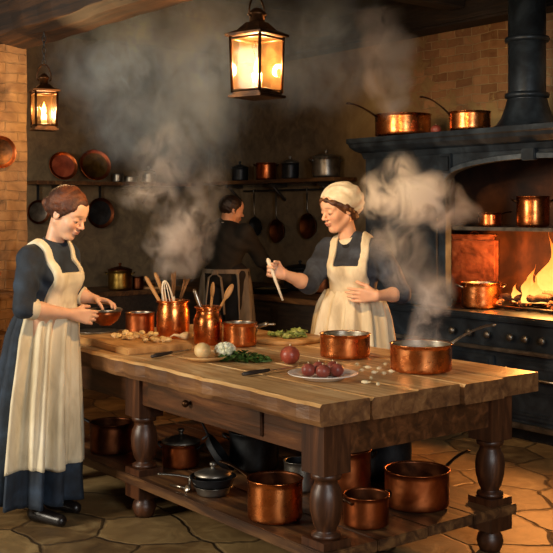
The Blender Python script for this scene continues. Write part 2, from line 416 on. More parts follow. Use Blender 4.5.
def leg_bm():
    b = B(); h = .068
    box(b, -h, h, -h, h, .50, .712)
    box(b, -h, h, -h, h, .10, .245)
    lathe(b, [(.0, .502), (.058, .50), (.062, .487), (.058, .475), (.044, .468), (.048, .452), (.060, .430), (.066, .39), (.063, .345), (.052, .30), (.040, .275), (.040, .27), (.058, .262), (.060, .252), (.052, .243), (0, .242)], 24)
    lathe(b, [(0, .102), (.045, .101), (.04, .09), (.055, .07), (.06, .045), (.052, .018), (.042, .0), (0, 0)], 24)
    return b
LX = (-3.08, -4.475, -5.33); LY = (2.615, 3.575)
for x in LX:
    for y in LY: obj('leg', leg_bm(), 'leg_wood', tb, loc=(x-tl.x, y-tl.y, 0), bevel=0)
b = B()
box(b, LX[2]-tl.x, LX[0]-tl.x, LY[0]-.05-tl.y, LY[0]-.015-tl.y, .565, .712)
box(b, LX[2]-tl.x, LX[0]-tl.x, LY[1]+.015-tl.y, LY[1]+.05-tl.y, .565, .712)
for x in (LX[0]+.02, LX[2]-.05): box(b, x-tl.x, x+.03-tl.x, LY[0]-tl.y, LY[1]-tl.y, .565, .712)
obj('apron_rail', b, 'table_wood', tb, bevel=.004)
for x0, x1 in ((-4.33, -3.42),):
    b = B(); box(b, x0-tl.x, x1-tl.x, LY[0]-.066-tl.y, LY[0]-.0505-tl.y, .585, .700)
    dr = obj('drawer', b, 'table_wood', tb, bevel=.004)
    b = B(); g = bmesh.ops.create_uvsphere(b, u_segments=14, v_segments=10, radius=.017, matrix=Matrix.Translation(((x0+x1)/2-.08-tl.x, LY[0]-.09-tl.y, .645)))
    tube(b, [((x0+x1)/2-.08-tl.x, LY[0]-.09-tl.y, .645), ((x0+x1)/2-.08-tl.x, LY[0]-.064-tl.y, .645)], .008)
    obj('knob', b, 'bronze', dr, smooth=True)
b = B(); SY0, SY1, SX0, SX1, SZ = 2.53, 3.66, -5.42, -2.99, .215
for k in range(4):
    y0 = SY0+(SY1-SY0)*k/4; box(b, SX0-tl.x, SX1-tl.x+random.uniform(-.01, .01), y0-tl.y, y0+(SY1-SY0)/4-.006-tl.y, SZ-.045, SZ)
obj('lower_shelf', b, 'shelf_wood', tb, bevel=.004)

# ------------------------------------------------------------------ range and hood
RX0, RX1, RY = -6.1, -2.6, 5.42
rg = empty('cooking_range', (RX0, RY, 0), 0, 'black cast-iron cooking range with round knobs and oven doors', 'stove')
def rbox(bm, x0, x1, y0, y1, z0, z1): box(bm, x0-RX0, x1-RX0, y0-RY, y1-RY, z0, z1)
b = B(); rbox(b, RX0, RX1, RY, YB-.01, .09, .775); obj('body', b, 'iron', rg, bevel=.008)
b = B(); rbox(b, RX0+.03, RX1, RY+.05, YB-.02, 0, .09); obj('plinth', b, 'dark_iron', rg)
b = B(); rbox(b, RX0-.03, RX1, RY-.05, YB-.008, .775, .82); obj('hob_top', b, 'iron', rg, bevel=.012)
b = B(); rbox(b, RX0-.01, RX1, RY-.045, RY, .575, .60); rbox(b, RX0-.01, RX1, RY-.05, RY, .09, .125); obj('rail', b, 'pewter', rg, bevel=.008)
for px in (455, 472, 490, 513, 528, 545):
    p = onY(px, RY); b = B()
    lathe(b, [(0, 0), (.012, 0), (.012, .018), (.024, .024), (.027, .036), (.02, .047), (0, .05)], 18)
    obj('knob', b, 'pewter', rg, smooth=True, loc=(p.x-RX0, 0, .678), rot=(PI/2, 0, 0))
for i, (x0, x1) in enumerate(((-5.95, -5.25), (-5.17, -4.62), (-4.55, -3.85), (-3.77, -2.9))):
    b = B(); rbox(b, x0, x1, RY-.022, RY-.001, .15, .54)
    dr = obj('oven_door', b, 'iron', rg, bevel=.006)
    b = B()
    for q in ((x0+.04, x1-.04, .18, .20), (x0+.04, x1-.04, .49, .51), (x0+.04, x0+.06, .2, .49), (x1-.06, x1-.04, .2, .49)): rbox(b, q[0], q[1], RY-.034, RY-.0225, q[2], q[3])
    rbox(b, x0+.1, x1-.1, RY-.03, RY-.0225, .32, .34)
    obj('moulding', b, 'iron', dr, bevel=.003)
    b = B(); zc = .43
    tube(b, [(x0+.14-RX0, -.034, zc), (x0+.14-RX0, -.07, zc), (x1-.14-RX0, -.07, zc), (x1-.14-RX0, -.034, zc)], .011)
    obj('handle', b, 'steel', dr, smooth=True)
# hood
HX0, HX1, HY_, HZ = -6.14, -2.6, 5.42, 2.08
hd = empty('range_hood', (HX0, HY_, 0), 0, 'black iron chimney hood with moulded mantel and arched opening', 'hood')
def hbox(bm, x0, x1, y0, y1, z0, z1): box(bm, x0-HX0, x1-HX0, y0-HY_, y1-HY_, z0, z1)
b = B()
prof = [(0, HZ), (0, HZ-.035), (.012, HZ-.045), (.02, HZ-.07), (.05, HZ-.10), (.085, HZ-.115), (.095, HZ-.15), (.10, HZ-.16)]
secs = []
for x, e in ((HX0, 0), (HX1, 0)):
    s = [b.verts.new(((x-HX0)+(y if e == 0 and x == HX0 else 0), y, z)) for y, z in prof]
    s += [b.verts.new(((x-HX0)+(.10 if x == HX0 else 0), YB-.01-HY_, HZ-.16)), b.verts.new((x-HX0, YB-.01-HY_, HZ))]
    secs.append(s)
m_ = len(secs[0])
for k in range(m_): b.faces.new((secs[0][k], secs[1][k], secs[1][(k+1) % m_], secs[0][(k+1) % m_]))
b.faces.new(secs[0]); b.faces.new(secs[1])
# mitred return of the mantel on its open end
obj('mantel_shelf', b, 'iron', hd)
OX0, OXC, OXW, ZS, ZA = -5.17, -4.40, .77, 1.735, 1.865
def arch_z(x):
    t = (x-OXC)/OXW
    return ZS+(ZA-ZS)*math.sqrt(max(0, 1-t*t))**1.0
b = B(); fy0, fy1 = .10, .16; zt = HZ-.155
xs = [OX0+2*OXW*i/28 for i in range(29)]
def quadprism(b, x0, x1, za0, za1, zt, y0, y1):
    vs = [b.verts.new(p) for p in ((x0-HX0, y0, za0), (x1-HX0, y0, za1), (x1-HX0, y0, zt), (x0-HX0, y0, zt), (x0-HX0, y1, za0), (x1-HX0, y1, za1), (x1-HX0, y1, zt), (x0-HX0, y1, zt))]
    for f in ((0, 1, 2, 3), (5, 4, 7, 6), (0, 4, 5, 1), (3, 2, 6, 7)): b.faces.new([vs[i] for i in f])
for i in range(28): quadprism(b, xs[i], xs[i+1], arch_z(xs[i]), arch_z(xs[i+1]), zt, fy0, fy1)
hbox(b, -6.02, OX0, HY_+fy0, HY_+fy1, .822, zt); hbox(b, xs[-1], HX1, HY_+fy0, HY_+fy1, .822, zt)
hbox(b, -6.02, -5.97, HY_+fy1, YB-.01, .822, zt); hbox(b, HX1-.05, HX1, HY_+fy1, YB-.01, .822, zt)
obj('fascia', b, 'iron', hd)
b = B(); pr = None
for x in xs:
    z = arch_z(x); c = [b.verts.new((x-HX0, y, zz)) for y, zz in ((fy0-.022, z-.002), (fy0-.022, z+.030), (fy0-.001, z+.040), (fy0-.001, z-.002))]
    if pr:
        for k in range(4): b.faces.new((pr[k], c[k], c[(k+1) % 4], pr[(k+1) % 4]))
    else: b.faces.new(c)
    pr = c
b.faces.new(pr)
obj('arch_moulding', b, 'worn_iron', hd)
for px in (447,):
    p = onY(px, HY_+fy0); b = B()
    box(b, -.055, .055, -.028, 0, 1.78, 1.925); box(b, -.045, .045, -.036, -.028, 1.80, 1.905); obj('pilaster', b, 'iron', hd, loc=(p.x-HX0, fy0, 0), bevel=.004)
b = B(); vs = box(b, -.055, .055, -.045, 0, 1.85, 1.928)
obj('keystone', b, 'iron', hd, loc=(OXC-HX0, fy0, 0), bevel=.006)
b = B(); box(b, -.05, .05, -.028, 0, 1.30, 1.34); 
for q in ((-5.97, -5.24, 1.36, 1.385), (-5.97, -5.24, .87, .895), (-5.97, -5.94, .895, 1.36), (-5.27, -5.24, .895, 1.36), (-5.97, -5.24, 1.44, 1.46), (-5.97, -5.24, 1.70, 1.72)): hbox(b, q[0], q[1], HY_+fy0-.02, HY_+fy0, q[2], q[3])
obj('panel_moulding', b, 'iron', hd, bevel=.004)
b = B(); hbox(b, -5.97, HX1-.05, YB-.03, YB-.012, .822, zt); hbox(b, -5.80, -5.77, HY_+fy1, YB-.03, .822, zt); hbox(b, xs[-1]+.02, xs[-1]+.05, HY_+fy1, YB-.03, .822, zt)
obj('hearth_lining', b, 'soot', hd)
b = B(); hbox(b, -5.769, xs[-1]+.019, 5.60, YB-.031, 1.375, 1.40); obj('warming_shelf', b, 'pewter', hd, bevel=.004)
# flue
fp = onY(527, 5.86)
fl = empty('flue_pipe', (fp.x, 5.86, HZ), 0, 'black iron flue pipe with banded collars rising from the hood', 'flue')
b = B(); lathe(b, [(.0, 0), (.24, 0), (.24, .025), (.215, .04), (.18, .09), (.155, .16), (.14, .22)], 32); obj('flared_base', b, 'iron', fl, smooth=False)
b = B(); lathe(b, [(.132, .20), (.132, ZC-HZ-.004), (0, ZC-HZ-.004)], 32); obj('pipe', b, 'iron', fl)
for z in (.225, .62, .98):
    b = B(); lathe(b, [(.132, z), (.152, z+.006), (.157, z+.022), (.152, z+.038), (.132, z+.045)], 32); obj('collar', b, 'iron', fl)

# ------------------------------------------------------------------ vessels
def pot(name, label, cat, loc, r, h, mat='copper', inner='tin', handle=None, hl=.2, hrise=.08, hmat='bronze', loops=False, lid=None, fill=None, bulge=0.0, taper=1.0, group=None, foot=.85, tilt=None, lipr=.004, hw=.009):
    rt = empty(name, loc, 0, label, cat, group)
    b = B(); t = .005
    prof = [(0, 0), (r*foot*taper*.9, 0), (r*taper*.97, h*.05)]; n = 7
    for i in range(n+1):
        u = i/n; rr = r*(taper+(1-taper)*u)*(1+bulge*math.sin(PI*u)); prof.append((rr, h*(.10+.86*u)))
    nout = len(prof)
    prof += [(r+lipr, h*.975), (r+lipr+.001, h*.99), (r+lipr*.3, h), (r-t, h*.985)]
    nl = len(prof)-1
    for i in range(n, -1, -1):
        u = i/n; rr = r*(taper+(1-taper)*u)*(1+bulge*math.sin(PI*u))-t; prof.append((rr, h*(.08+.86*u)))
    prof += [(0, h*.06)]
    mis = [0]*nl+[1]*(len(prof)-nl-1)
    lathe(b, prof, 36, mis=mis)
    obj('body', b, [mat, inner], rt)
    if handle is not None:
        a = handle; dx, dy = math.cos(a), math.sin(a); z0 = h*.86
        b = B()
        pts = []; rad = []
        for i in range(11):
            u = i/10; q = r-.002+hl*u; z = z0+hrise*(1-(1-u)**1.7)
            pts.append((dx*q, dy*q, z)); rad.append(hw*(1.5-.9*u if u < .4 else 1.14+.35*(u-.4)))
        tube(b, pts, rad, 8, flat=.45)
        e = pts[-1]; bmesh.ops.create_uvsphere(b, u_segments=10, v_segments=6, radius=hw*1.5, matrix=Matrix.Translation(e) @ Matrix.Diagonal((1, 1, .5, 1)))
        obj('handle', b, hmat, rt, smooth=True)
        b = B()
        for s in (-1, 1):
            for zz in (0, .022):
                bmesh.ops.create_uvsphere(b, u_segments=8, v_segments=6, radius=.005, matrix=Matrix.Translation((dx*(r+.002)-dy*s*.014, dy*(r+.002)+dx*s*.014, z0-.004-zz)))
        box(b, -.001, .006, -.02, .02, -.035, .008, M4=Matrix.Translation((dx*r*.985, dy*r*.985, z0)) @ Matrix.Rotation(a, 4, 'Z'))
        obj('handle_plate', b, hmat, rt, smooth=True)
    if loops:
        for s in (0, PI):
            a = (loops if loops is not True else YAW)+s; b = B(); dx, dy = math.cos(a), math.sin(a); pts = []
            for i in range(9):
                u = i/8*PI; o_ = math.sin(u)*r*.28; tt = math.cos(u)*r*.34
                pts.append((dx*(r-.002+o_)-dy*tt, dy*(r-.002+o_)+dx*tt, h*.80+math.sin(u)*.02))
            tube(b, pts, .0055, 8); obj('handle', b, hmat, rt, smooth=True)
    if lid:
        b = B(); lathe(b, [(0, h+.002), (r+.003, h+.002), (r+.006, h+.008), (r*.8, h+.02), (r*.4, h+.034), (.012, h+.04), (.01, h+.052), (.018, h+.06), (.016, h+.07), (0, h+.074)], 32)
        obj('lid', b, lid, rt)
    if fill:
        b = B(); zf = h*.78; rr = (r-.0065)*(1 if taper == 1 else .98)*(1+bulge*.4); ring = [b.verts.new((rr*math.cos(i/32*2*PI), rr*math.sin(i/32*2*PI), zf)) for i in range(32)]
        c = b.verts.new((0, 0, zf+.006)); mid = [b.verts.new((rr*.5*math.cos(i/32*2*PI), rr*.5*math.sin(i/32*2*PI), zf+random.uniform(0, .01))) for i in range(32)]
        for i in range(32):
            k = (i+1) % 32; b.faces.new((ring[i], ring[k], mid[k], mid[i])); b.faces.new((mid[i], mid[k], c))
        obj('contents', b, fill, rt, smooth=True)
    if tilt: rt.rotation_euler = tilt
    return rt
R_ = lambda a, d: dirang(a, d)
# on the table
P = onz(345, 357, TZ); pot('stew_pot', 'wide copper pot without long handle, in front of the capped woman', 'pot', P, .122, .118, fill='stew', hmat='copper_aged')
P = onz(421, 371, TZ); pot('saucepan', 'steaming copper saucepan with long pale handle at the table corner', 'saucepan', P, .137, .125, handle=R_(1, .35), hl=.235, hrise=.085, hmat='steel', fill='stew')
P = onz(140, 334, TZ); pot('copper_pot', 'small plain copper pot between held bowl and tall utensil jar', 'pot', P, .083, .128, 'copper_aged', inner='tin')
P = onz(240, 346, TZ); sp = pot('copper_pot', 'low copper pot with spoon, beside the shiny utensil jar', 'pot', P, .088, .128, fill='stew', handle=R_(1, .1), hl=.09, hrise=.004, hmat='steel')
spP = P.copy()
# jars
def jar(name, label, P, prof, mat):
    rt = empty(name, P, 0, label, 'jar'); b = B(); n = len(prof)
    full = [(0, 0)]+prof+[(r-.006, z) for r, z in reversed(prof)]+[(0, .008)]
    lathe(b, full, 36); obj('body', b, mat, rt)
    b = B(); r, z = prof[-1]; lathe(b, [(r-.004, z-.006), (r+.006, z-.004), (r+.007, z+.004), (r, z+.007), (r-.007, z+.002)], 36); obj('rim', b, mat, rt)
    return rt
J1 = onz(173, 337, TZ); J2 = onz(208, 344, TZ)
jar('utensil_jar', 'largest copper jar, holding wooden handles and a whisk', J1, [(.088, 0), (.093, .01), (.094, .10), (.093, .15), (.086, .18), (.082, .19), (.090, .204)], 'copper')
jar('utensil_jar', 'narrow-necked copper jar with spoons, behind the cauliflower', J2, [(.070, 0), (.076, .01), (.078, .08), (.078, .13), (.070, .155), (.062, .165), (.062, .185), (.067, .198)], 'copper')
def utensil(name, label, cat, p0, p1, kind, mat='tool_wood', group=None):
    p0 = Vector(p0); p1 = Vector(p1); rt = empty(name, p0, 0, label, cat, group)
    d = p1-p0; L = d.length; rt.rotation_euler = d.to_track_quat('Z', 'Y').to_euler(); 
    b = B()
    if kind == 'handle': tube(b, [(0, 0, 0), (0, 0, L*.4), (0, 0, L*.75), (0, 0, L*.95), (0, 0, L)], [.006, .008, .011, .012, .006], 10); obj('handle', b, mat, rt, smooth=True)
    if kind == 'spoon':
        tube(b, [(0, 0, 0), (0, 0, L*.75)], [.006, .007], 10); obj('handle', b, mat, rt, smooth=True)
        b = B(); ell(b, (0, 0, L*.86), (.021, .008, L*.14)); 
        o = obj('spoon_bowl', b, mat, rt, smooth=True); o.rotation_euler = (0, 0, YAW)
    if kind == 'whisk':
        tube(b, [(0, 0, 0), (0, 0, L*.45)], [.008, .008], 10); obj('handle', b, mat, rt, smooth=True)
        b = B()
        for k in range(5):
            a = k/5*PI; pts = []
            for i in range(13):
                u = i/12*2-1; r = .03*(1-u*u)**.6*(1 if u < 0 else 1); s = -1 if u < 0 else 1
                t = i/12*PI; r = .032*math.cos(t); z = L*.44+L*.56*math.sin(t)**.8
                pts.append((math.cos(a)*r, math.sin(a)*r, z))
            tube(b, pts, .0022, 6)
        obj('wire_loops', b, 'pale_wood', rt, smooth=True)
    if kind == 'brush':
        tube(b, [(0, 0, 0), (0, 0, L*.6)], [.007, .008], 10); obj('handle', b, mat, rt, smooth=True)
        b = B()
        for k in range(26):
            a = random.uniform(0, 2*PI); r = random.uniform(0, .007); s = random.uniform(.5, 1)
            tube(b, [(math.cos(a)*r, math.sin(a)*r, L*.58), (math.cos(a)*(r+.014*s), math.sin(a)*(r+.014*s), L*(.9+.1*random.random()))], [.002, .001], 5)
        obj('twigs', b, 'wicker', rt, smooth=True)
    return rt
def inj(J, dx, dy, z=.02): return J+cam2w(dx, dy, 0)+Vector((0, 0, z))
jd = lambda J: J
def tip(J, px, py):   # a point above the jar at the jar's distance
    d = -sa*J.x+ca*J.y; return at(px, py, d)
utensil('wooden_spoon', 'leftmost wooden handle leaning out of the largest jar', 'utensil', inj(J1, .03, -.02), tip(J1, 146, 276)+cam2w(0, -.03, 0), 'handle')
utensil('wooden_spoon', 'wooden handle close beside the leftmost one in the largest jar', 'utensil', inj(J1, .03, .03), tip(J1, 154, 273)+cam2w(0, .04, 0), 'handle')
utensil('birch_whisk', 'pale twig whisk standing in the middle of the largest jar', 'whisk', inj(J1, .0, .0), tip(J1, 174, 271)+cam2w(0, .0, 0), 'brush', 'pale_wood')
utensil('wire_whisk', 'wire whisk beside the twig whisk in the largest jar', 'whisk', inj(J1, .01, -.04), tip(J1, 165, 280)+cam2w(0, -.03, 0), 'whisk')
utensil('pastry_brush', 'reddish twig brush at the right side of the largest jar', 'brush', inj(J1, -.02, .02), tip(J1, 187, 277)+cam2w(0, .02, 0), 'brush')
utensil('metal_spoon', 'grey metal spoon leaning left in the narrow-necked jar', 'spoon', inj(J2, .02, 0), tip(J2, 194, 289), 'handle', 'steel')
utensil('wooden_spoon', 'wooden spoon with oval bowl upright in the narrow-necked jar', 'spoon', inj(J2, .0, .03), tip(J2, 213, 282)+cam2w(0, .02, 0), 'spoon')
utensil('wooden_spoon', 'wooden spoon leaning right in the narrow-necked jar', 'spoon', inj(J2, -.03, .0), tip(J2, 233, 284), 'spoon')
rt = utensil('metal_spoon', 'steel spoon resting in the low copper pot', 'spoon', spP+cam2w(-.03, .02, .06)-Vector((0, 0, 0)), tip(spP, 268, 323)+cam2w(0, -.02, 0), 'handle', 'steel')
# boards
bp = cam2w(-.765, 5.47, TZ+.001); bd = empty('cutting_board', bp, math.radians(-3), 'rectangular wooden cutting board heaped with chopped pieces', 'cutting board')
b = B(); box(b, -.32, .32, -.185, .185, 0, .034); obj('board', b, 'board_wood', bd, bevel=.006)
def chunk_bm(mat_i=0):
    b = B(); bmesh.ops.create_icosphere(b, subdivisions=1, radius=1)
    for v in b.verts: v.co = Vector((v.co.x*.022*random.uniform(.7, 1.2), v.co.y*.020*random.uniform(.7, 1.2), v.co.z*.012*random.uniform(.8, 1.2)))
    return b
cm = []
for k in range(6):
    b = chunk_bm(); me = bpy.data.meshes.new('chunk'); b.to_mesh(me); b.free(); me.materials.append(M['cut_potato' if k % 2 else 'potato']); cm.append(me)
for k in range(38):
    o = bpy.data.objects.new('chopped_potato', cm[k % 6]); COL.objects.link(o)
    t = random.uniform(-1, 1); s = random.uniform(-1, 1); zz = .034+.0125+(.022 if abs(t) < .6 and abs(s) < .5 and k % 2 else 0)
    p = Matrix.Rotation(math.radians(-3), 4, 'Z') @ Vector((.04+.18*t, .04+.065*s+.03*t, 0)); o.location = bp+p+Vector((0, 0, zz)); o.rotation_euler = (random.uniform(-.4, .4), random.uniform(-.4, .4), random.uniform(0, 6))
    tag(o, 'pale chopped potato piece in the heap on the cutting board', 'potato piece', 'chopped pieces on the cutting board')
P = onz(97, 333, TZ); tr = empty('tray', P, 0, 'flat dull metal plate on the table beneath the held bowl', 'plate')
b = B(); lathe(b, [(0, 0), (.10, 0), (.125, .012), (.127, .016), (.10, .006), (0, .005)], 36); obj('dish', b, 'pewter', tr)
P = onz(287, 341, TZ); rb = empty('round_board', P, 0, 'round wooden board of greens behind the low copper pot', 'board')
b = B(); lathe(b, [(0, 0), (.19, 0), (.196, .006), (.196, .018), (.19, .024), (0, .024)], 44); obj('board', b, 'board_wood', rb)
def leaves(b, n, spread, zmax, size, mi=0, sy=1):
    for k in range(n):
        a = random.uniform(0, 2*PI); rr = spread*math.sqrt(random.random()); z = random.uniform(.004, zmax)*(1-.6*rr/spread)
        c = Vector((rr*math.cos(a), rr*math.sin(a)*sy, z)); R = (Matrix.Rotation(random.uniform(0, 6.3), 3, 'Z') @ Matrix.Rotation(random.uniform(-.7, .7), 3, 'X'))
        s = size*random.uniform(.6, 1.2); w_ = s*.55
        pts = [Vector((0, -s, 0)), Vector((w_, -s*.3, .15*s)), Vector((w_*.8, s*.4, .1*s)), Vector((0, s, 0)), Vector((-w_*.8, s*.4, .1*s)), Vector((-w_, -s*.3, .15*s))]
        vs = [b.verts.new(c+R @ p) for p in pts]; c0 = b.verts.new(c+R @ Vector((0, 0, -.12*s))); 
        for v in vs+[c0]:
            v.co.z = max(v.co.z, .001)
        for i in range(6):
            f = b.faces.new((vs[i], vs[(i+1) % 6], c0)); f.material_index = mi; f.smooth = True
b = B(); leaves(b, 120, .12, .03, .024, sy=.7); o = obj('salad_leaves', b, 'leaf_pale', None, loc=P+Vector((0, 0, .025))); tag(o, 'heap of pale shredded greens on the round board', 'greens', kind='stuff')
b = B(); ell(b, (0, 0, .0), (.05, .04, .022), 20, 10); leaves(b, 20, .05, .03, .022); o = obj('lettuce_wedge', b, 'leaf_pale', None, loc=P+cam2w(.06, -.01, .048)); tag(o, 'pale green vegetable wedge on top of the round board', 'vegetable')
# vegetables near the front
P = onz(205, 361, TZ); sb = empty('wooden_dish', P, 0, 'shallow wooden dish under the round potato', 'dish')
b = B(); lathe(b, [(0, 0), (.05, 0), (.085, .012), (.098, .024), (.093, .025), (.05, .012), (0, .010)], 30, rmod=lambda a, j: 1+.10*math.cos(2*(a-YAW))); obj('body', b, 'board_wood', sb)
b = B(); ell(b, (0, 0, 0), (.045, .038, .038), 24, 14, jit=.0006); o = obj('potato', b, 'potato', None, loc=P+cam2w(-.012, .0, .05)); tag(o, 'round peeled potato in the shallow wooden dish', 'potato')
P2 = onz(223, 360, TZ)
b = B()
for k in range(60):
    a = random.uniform(0, 2*PI); t = math.acos(random.uniform(-.2, 1)); c = Vector((math.sin(t)*math.cos(a)*.044, math.sin(t)*math.sin(a)*.044, .040+math.cos(t)*.036)); ell(b, c, (.012, .012, .012), 8, 6)
ell(b, (0, 0, .040), (.044, .044, .039), 16, 10)
cf = obj('cauliflower', b, 'cauliflower', None, loc=P2+cam2w(.01, .01, 0)); tag(cf, 'creamy cauliflower head beside the round potato', 'cauliflower')
b = B(); leaves(b, 24, .05, .02, .03); obj('leaf', b, 'leaf_green', cf)
P = onz(243, 361, TZ); b = B(); leaves(b, 260, .125, .05, .02, sy=.62)
for k in range(24):
    a = random.uniform(-.5, .5); tube(b, [(random.uniform(-.06, .02), random.uniform(-.03, .03), .006), (.11+random.uniform(0, .04), random.uniform(-.05, .05), .004+.004*random.random())], .0016, 5)
o = obj('herb_bunch', b, 'leaf_green', None, loc=P+Vector((0, 0, .001)), rot=(0, 0, YAW-.25)); tag(o, 'bunch of dark green herbs beside the cauliflower', 'herbs')
P = onz(187, 339, TZ)
b = B(); ell(b, (0, 0, .022), (.04, .022, .022), 16, 10); tube(b, [(-.03, 0, .02), (-.07, .0, .03), (-.09, .01, .018)], [.012, .006, .002]); o = obj('leek_end', b, 'garlic', None, loc=P+cam2w(.0, -.03, 0), rot=(0, 0, YAW+.3)); tag(o, 'pale trimmed leek end lying between the two utensil jars', 'vegetable')
def knife(label, p0, p1, hfrac):
    p0 = Vector(p0); p1 = Vector(p1); d = p1-p0; L = d.length; a = math.atan2(d.y, d.x)
    rt = empty('kitchen_knife', p0, a, label, 'knife')
    b = B(); tube(b, [(0, 0, .012), (L*hfrac*.3, 0, .013), (L*hfrac*.8, 0, .012), (L*hfrac, 0, .012)], [.010, .013, .010, .009], 10, flat=.8); obj('handle', b, 'dark_wood', rt, smooth=True)
    b = B(); q = [(L*hfrac-.01, -.012), (L*.9, -.010), (L, .004), (L*.95, .008), (L*hfrac-.01, .010)]
    for z in (.006, .0095): pass
    v0 = [b.verts.new((x, y, .007)) for x, y in q]; v1 = [b.verts.new((x, y, .0105)) for x, y in q]
    b.faces.new(v0); b.faces.new(v1)
    for i in range(5): b.faces.new((v0[i], v0[(i+1) % 5], v1[(i+1) % 5], v1[i]))
    obj('blade', b, 'steel', rt)
knife('dark-handled knife lying in front of the cutting board', onz(152, 359, TZ), onz(190, 351, TZ), .5)
knife('dark-handled knife lying left of the onion plate', onz(243, 377, TZ), onz(299, 368, TZ), .45)
def onion(name, label, loc, r, mat, group=None, cat='onion'):
    rt = empty(name, loc, random.uniform(0, 6), label, cat, group)
    b = B(); lathe(b, [(0, 0), (r*.5, r*.06), (r*.88, r*.4), (r, r*.9), (r*.88, r*1.35), (r*.5, r*1.68), (r*.22, r*1.74), (r*.10, r*1.80), (0, r*1.84)], 24, rmod=lambda a, j: 1+.015*math.cos(7*a)); obj('bulb', b, mat, rt, smooth=True)
    b = B(); tube(b, [(0, 0, r*1.8), (r*.05, 0, r*1.92), (r*.14, 0, r*2.0)], [r*.12, r*.07, r*.03], 8); obj('stem', b, 'garlic', rt, smooth=True)
    return rt
P = onz(290, 364, TZ); onion('red_onion', 'large red onion standing alone between the herbs and stew pot', P+Vector((0, 0, .001)), .047, 'tomato')
PL = onz(323, 379, TZ); pl = empty('plate', PL, 0, 'white plate of red onions near the table edge', 'plate')
b = B(); lathe(b, [(0, .004), (.075, .004), (.08, 0), (.088, .004), (.105, .014), (.148, .024), (.151, .028), (.146, .028), (.10, .020), (.085, .011), (0, .010)], 48); obj('dish', b, 'ceramic', pl)
for i, (dx, dy, dz, tx) in enumerate(((-.062, -.01, .013, 'leftmost of the red onions on the white plate'), (-.002, -.045, .013, 'foremost red onion on the white plate, nearest the table edge'), (.058, -.012, .013, 'rightmost of the red onions on the white plate'), (-.015, .045, .013, 'rearmost red onion on the white plate, under the others'), (.045, .05, .013, 'red onion at the back right of the white plate'))):
    onion('red_onion', tx, PL+cam2w(dx, dy, dz), .031, 'red_onion', 'red onions on the plate')
GW = ('nearest the stew pot among the loose cloves left of the rest', 'just behind the first one beside the onion plate', 'in the middle of the scatter between plate and saucepan', 'rearmost of the middle cloves, near the saucepan', 'closest in front of the copper saucepan rim', 'alone in front of the middle of the scatter', 'rightmost of all, under the copper saucepan', 'foremost left, by the white plate edge', 'foremost of all, nearest the table edge', 'farthest left, between stew pot and white plate', 'farthest back, in the gap between stew pot and saucepan')
gm = []
for k in range(3):
    b = B(); ell(b, (0, 0, 0), (.014, .008, .008), 10, 8); tube(b, [(.01, 0, 0), (.02, 0, .002)], [.005, .0015], 6); me = bpy.data.meshes.new('clove'); b.to_mesh(me); b.free(); me.materials.append(M['garlic']); gm.append(me)
for k, (px, py) in enumerate(((362, 372), (368, 369), (374, 374), (379, 370), (384, 375), (371, 380), (391, 373), (365, 384), (378, 386), (357, 366), (386, 366))):
    o = bpy.data.objects.new('garlic_clove', gm[k % 3]); COL.objects.link(o); o.location = onz(px, py, TZ)+Vector((0, 0, .0085)); o.rotation_euler = (0, 0, random.uniform(0, 6)); o.scale = [random.uniform(.8, 1.3)]*2+[1]
    tag(o, 'pale garlic clove, '+GW[k], 'garlic clove', 'garlic cloves on the table')

# under the table
def us(px, py): return onz(px, py, SZ)
def cl(P, r):
    P.x = min(max(P.x, SX0+r+.01), SX1-r-.01); P.y = min(max(P.y, SY0+r+.01), SY1-r-.01); P.z = SZ+.001; return P
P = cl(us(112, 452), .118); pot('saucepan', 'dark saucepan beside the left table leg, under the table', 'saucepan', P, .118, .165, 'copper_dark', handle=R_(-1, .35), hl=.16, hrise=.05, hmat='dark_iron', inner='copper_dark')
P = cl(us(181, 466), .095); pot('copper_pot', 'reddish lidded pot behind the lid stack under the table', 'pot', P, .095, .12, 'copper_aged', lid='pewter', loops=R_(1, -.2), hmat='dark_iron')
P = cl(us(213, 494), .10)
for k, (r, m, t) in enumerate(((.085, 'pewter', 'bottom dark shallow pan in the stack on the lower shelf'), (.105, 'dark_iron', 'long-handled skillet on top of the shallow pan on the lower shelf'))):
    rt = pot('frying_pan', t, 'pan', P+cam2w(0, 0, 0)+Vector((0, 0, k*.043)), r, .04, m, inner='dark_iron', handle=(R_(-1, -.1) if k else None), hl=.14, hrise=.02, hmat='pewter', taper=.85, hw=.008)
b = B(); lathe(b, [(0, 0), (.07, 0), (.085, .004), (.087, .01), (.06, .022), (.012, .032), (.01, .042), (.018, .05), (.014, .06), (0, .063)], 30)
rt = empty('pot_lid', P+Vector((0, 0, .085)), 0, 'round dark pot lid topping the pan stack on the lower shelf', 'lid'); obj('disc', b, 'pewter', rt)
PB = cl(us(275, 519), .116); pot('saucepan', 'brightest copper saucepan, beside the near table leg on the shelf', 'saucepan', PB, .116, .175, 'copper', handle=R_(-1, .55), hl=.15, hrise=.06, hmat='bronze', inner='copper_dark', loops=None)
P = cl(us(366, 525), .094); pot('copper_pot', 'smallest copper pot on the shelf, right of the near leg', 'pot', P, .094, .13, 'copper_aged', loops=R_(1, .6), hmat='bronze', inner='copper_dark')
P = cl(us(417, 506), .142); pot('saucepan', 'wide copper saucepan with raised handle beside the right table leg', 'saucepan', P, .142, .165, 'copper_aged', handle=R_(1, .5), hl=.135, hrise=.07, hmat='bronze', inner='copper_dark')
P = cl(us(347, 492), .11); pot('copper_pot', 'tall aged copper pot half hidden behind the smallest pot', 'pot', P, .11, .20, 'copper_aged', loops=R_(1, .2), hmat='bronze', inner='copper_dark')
P = cl(us(388, 478), .11); pot('stock_pot', 'big black iron pot behind the wide copper saucepan', 'pot', P, .115, .22, 'dark_iron', inner='dark_iron', lid='dark_iron')
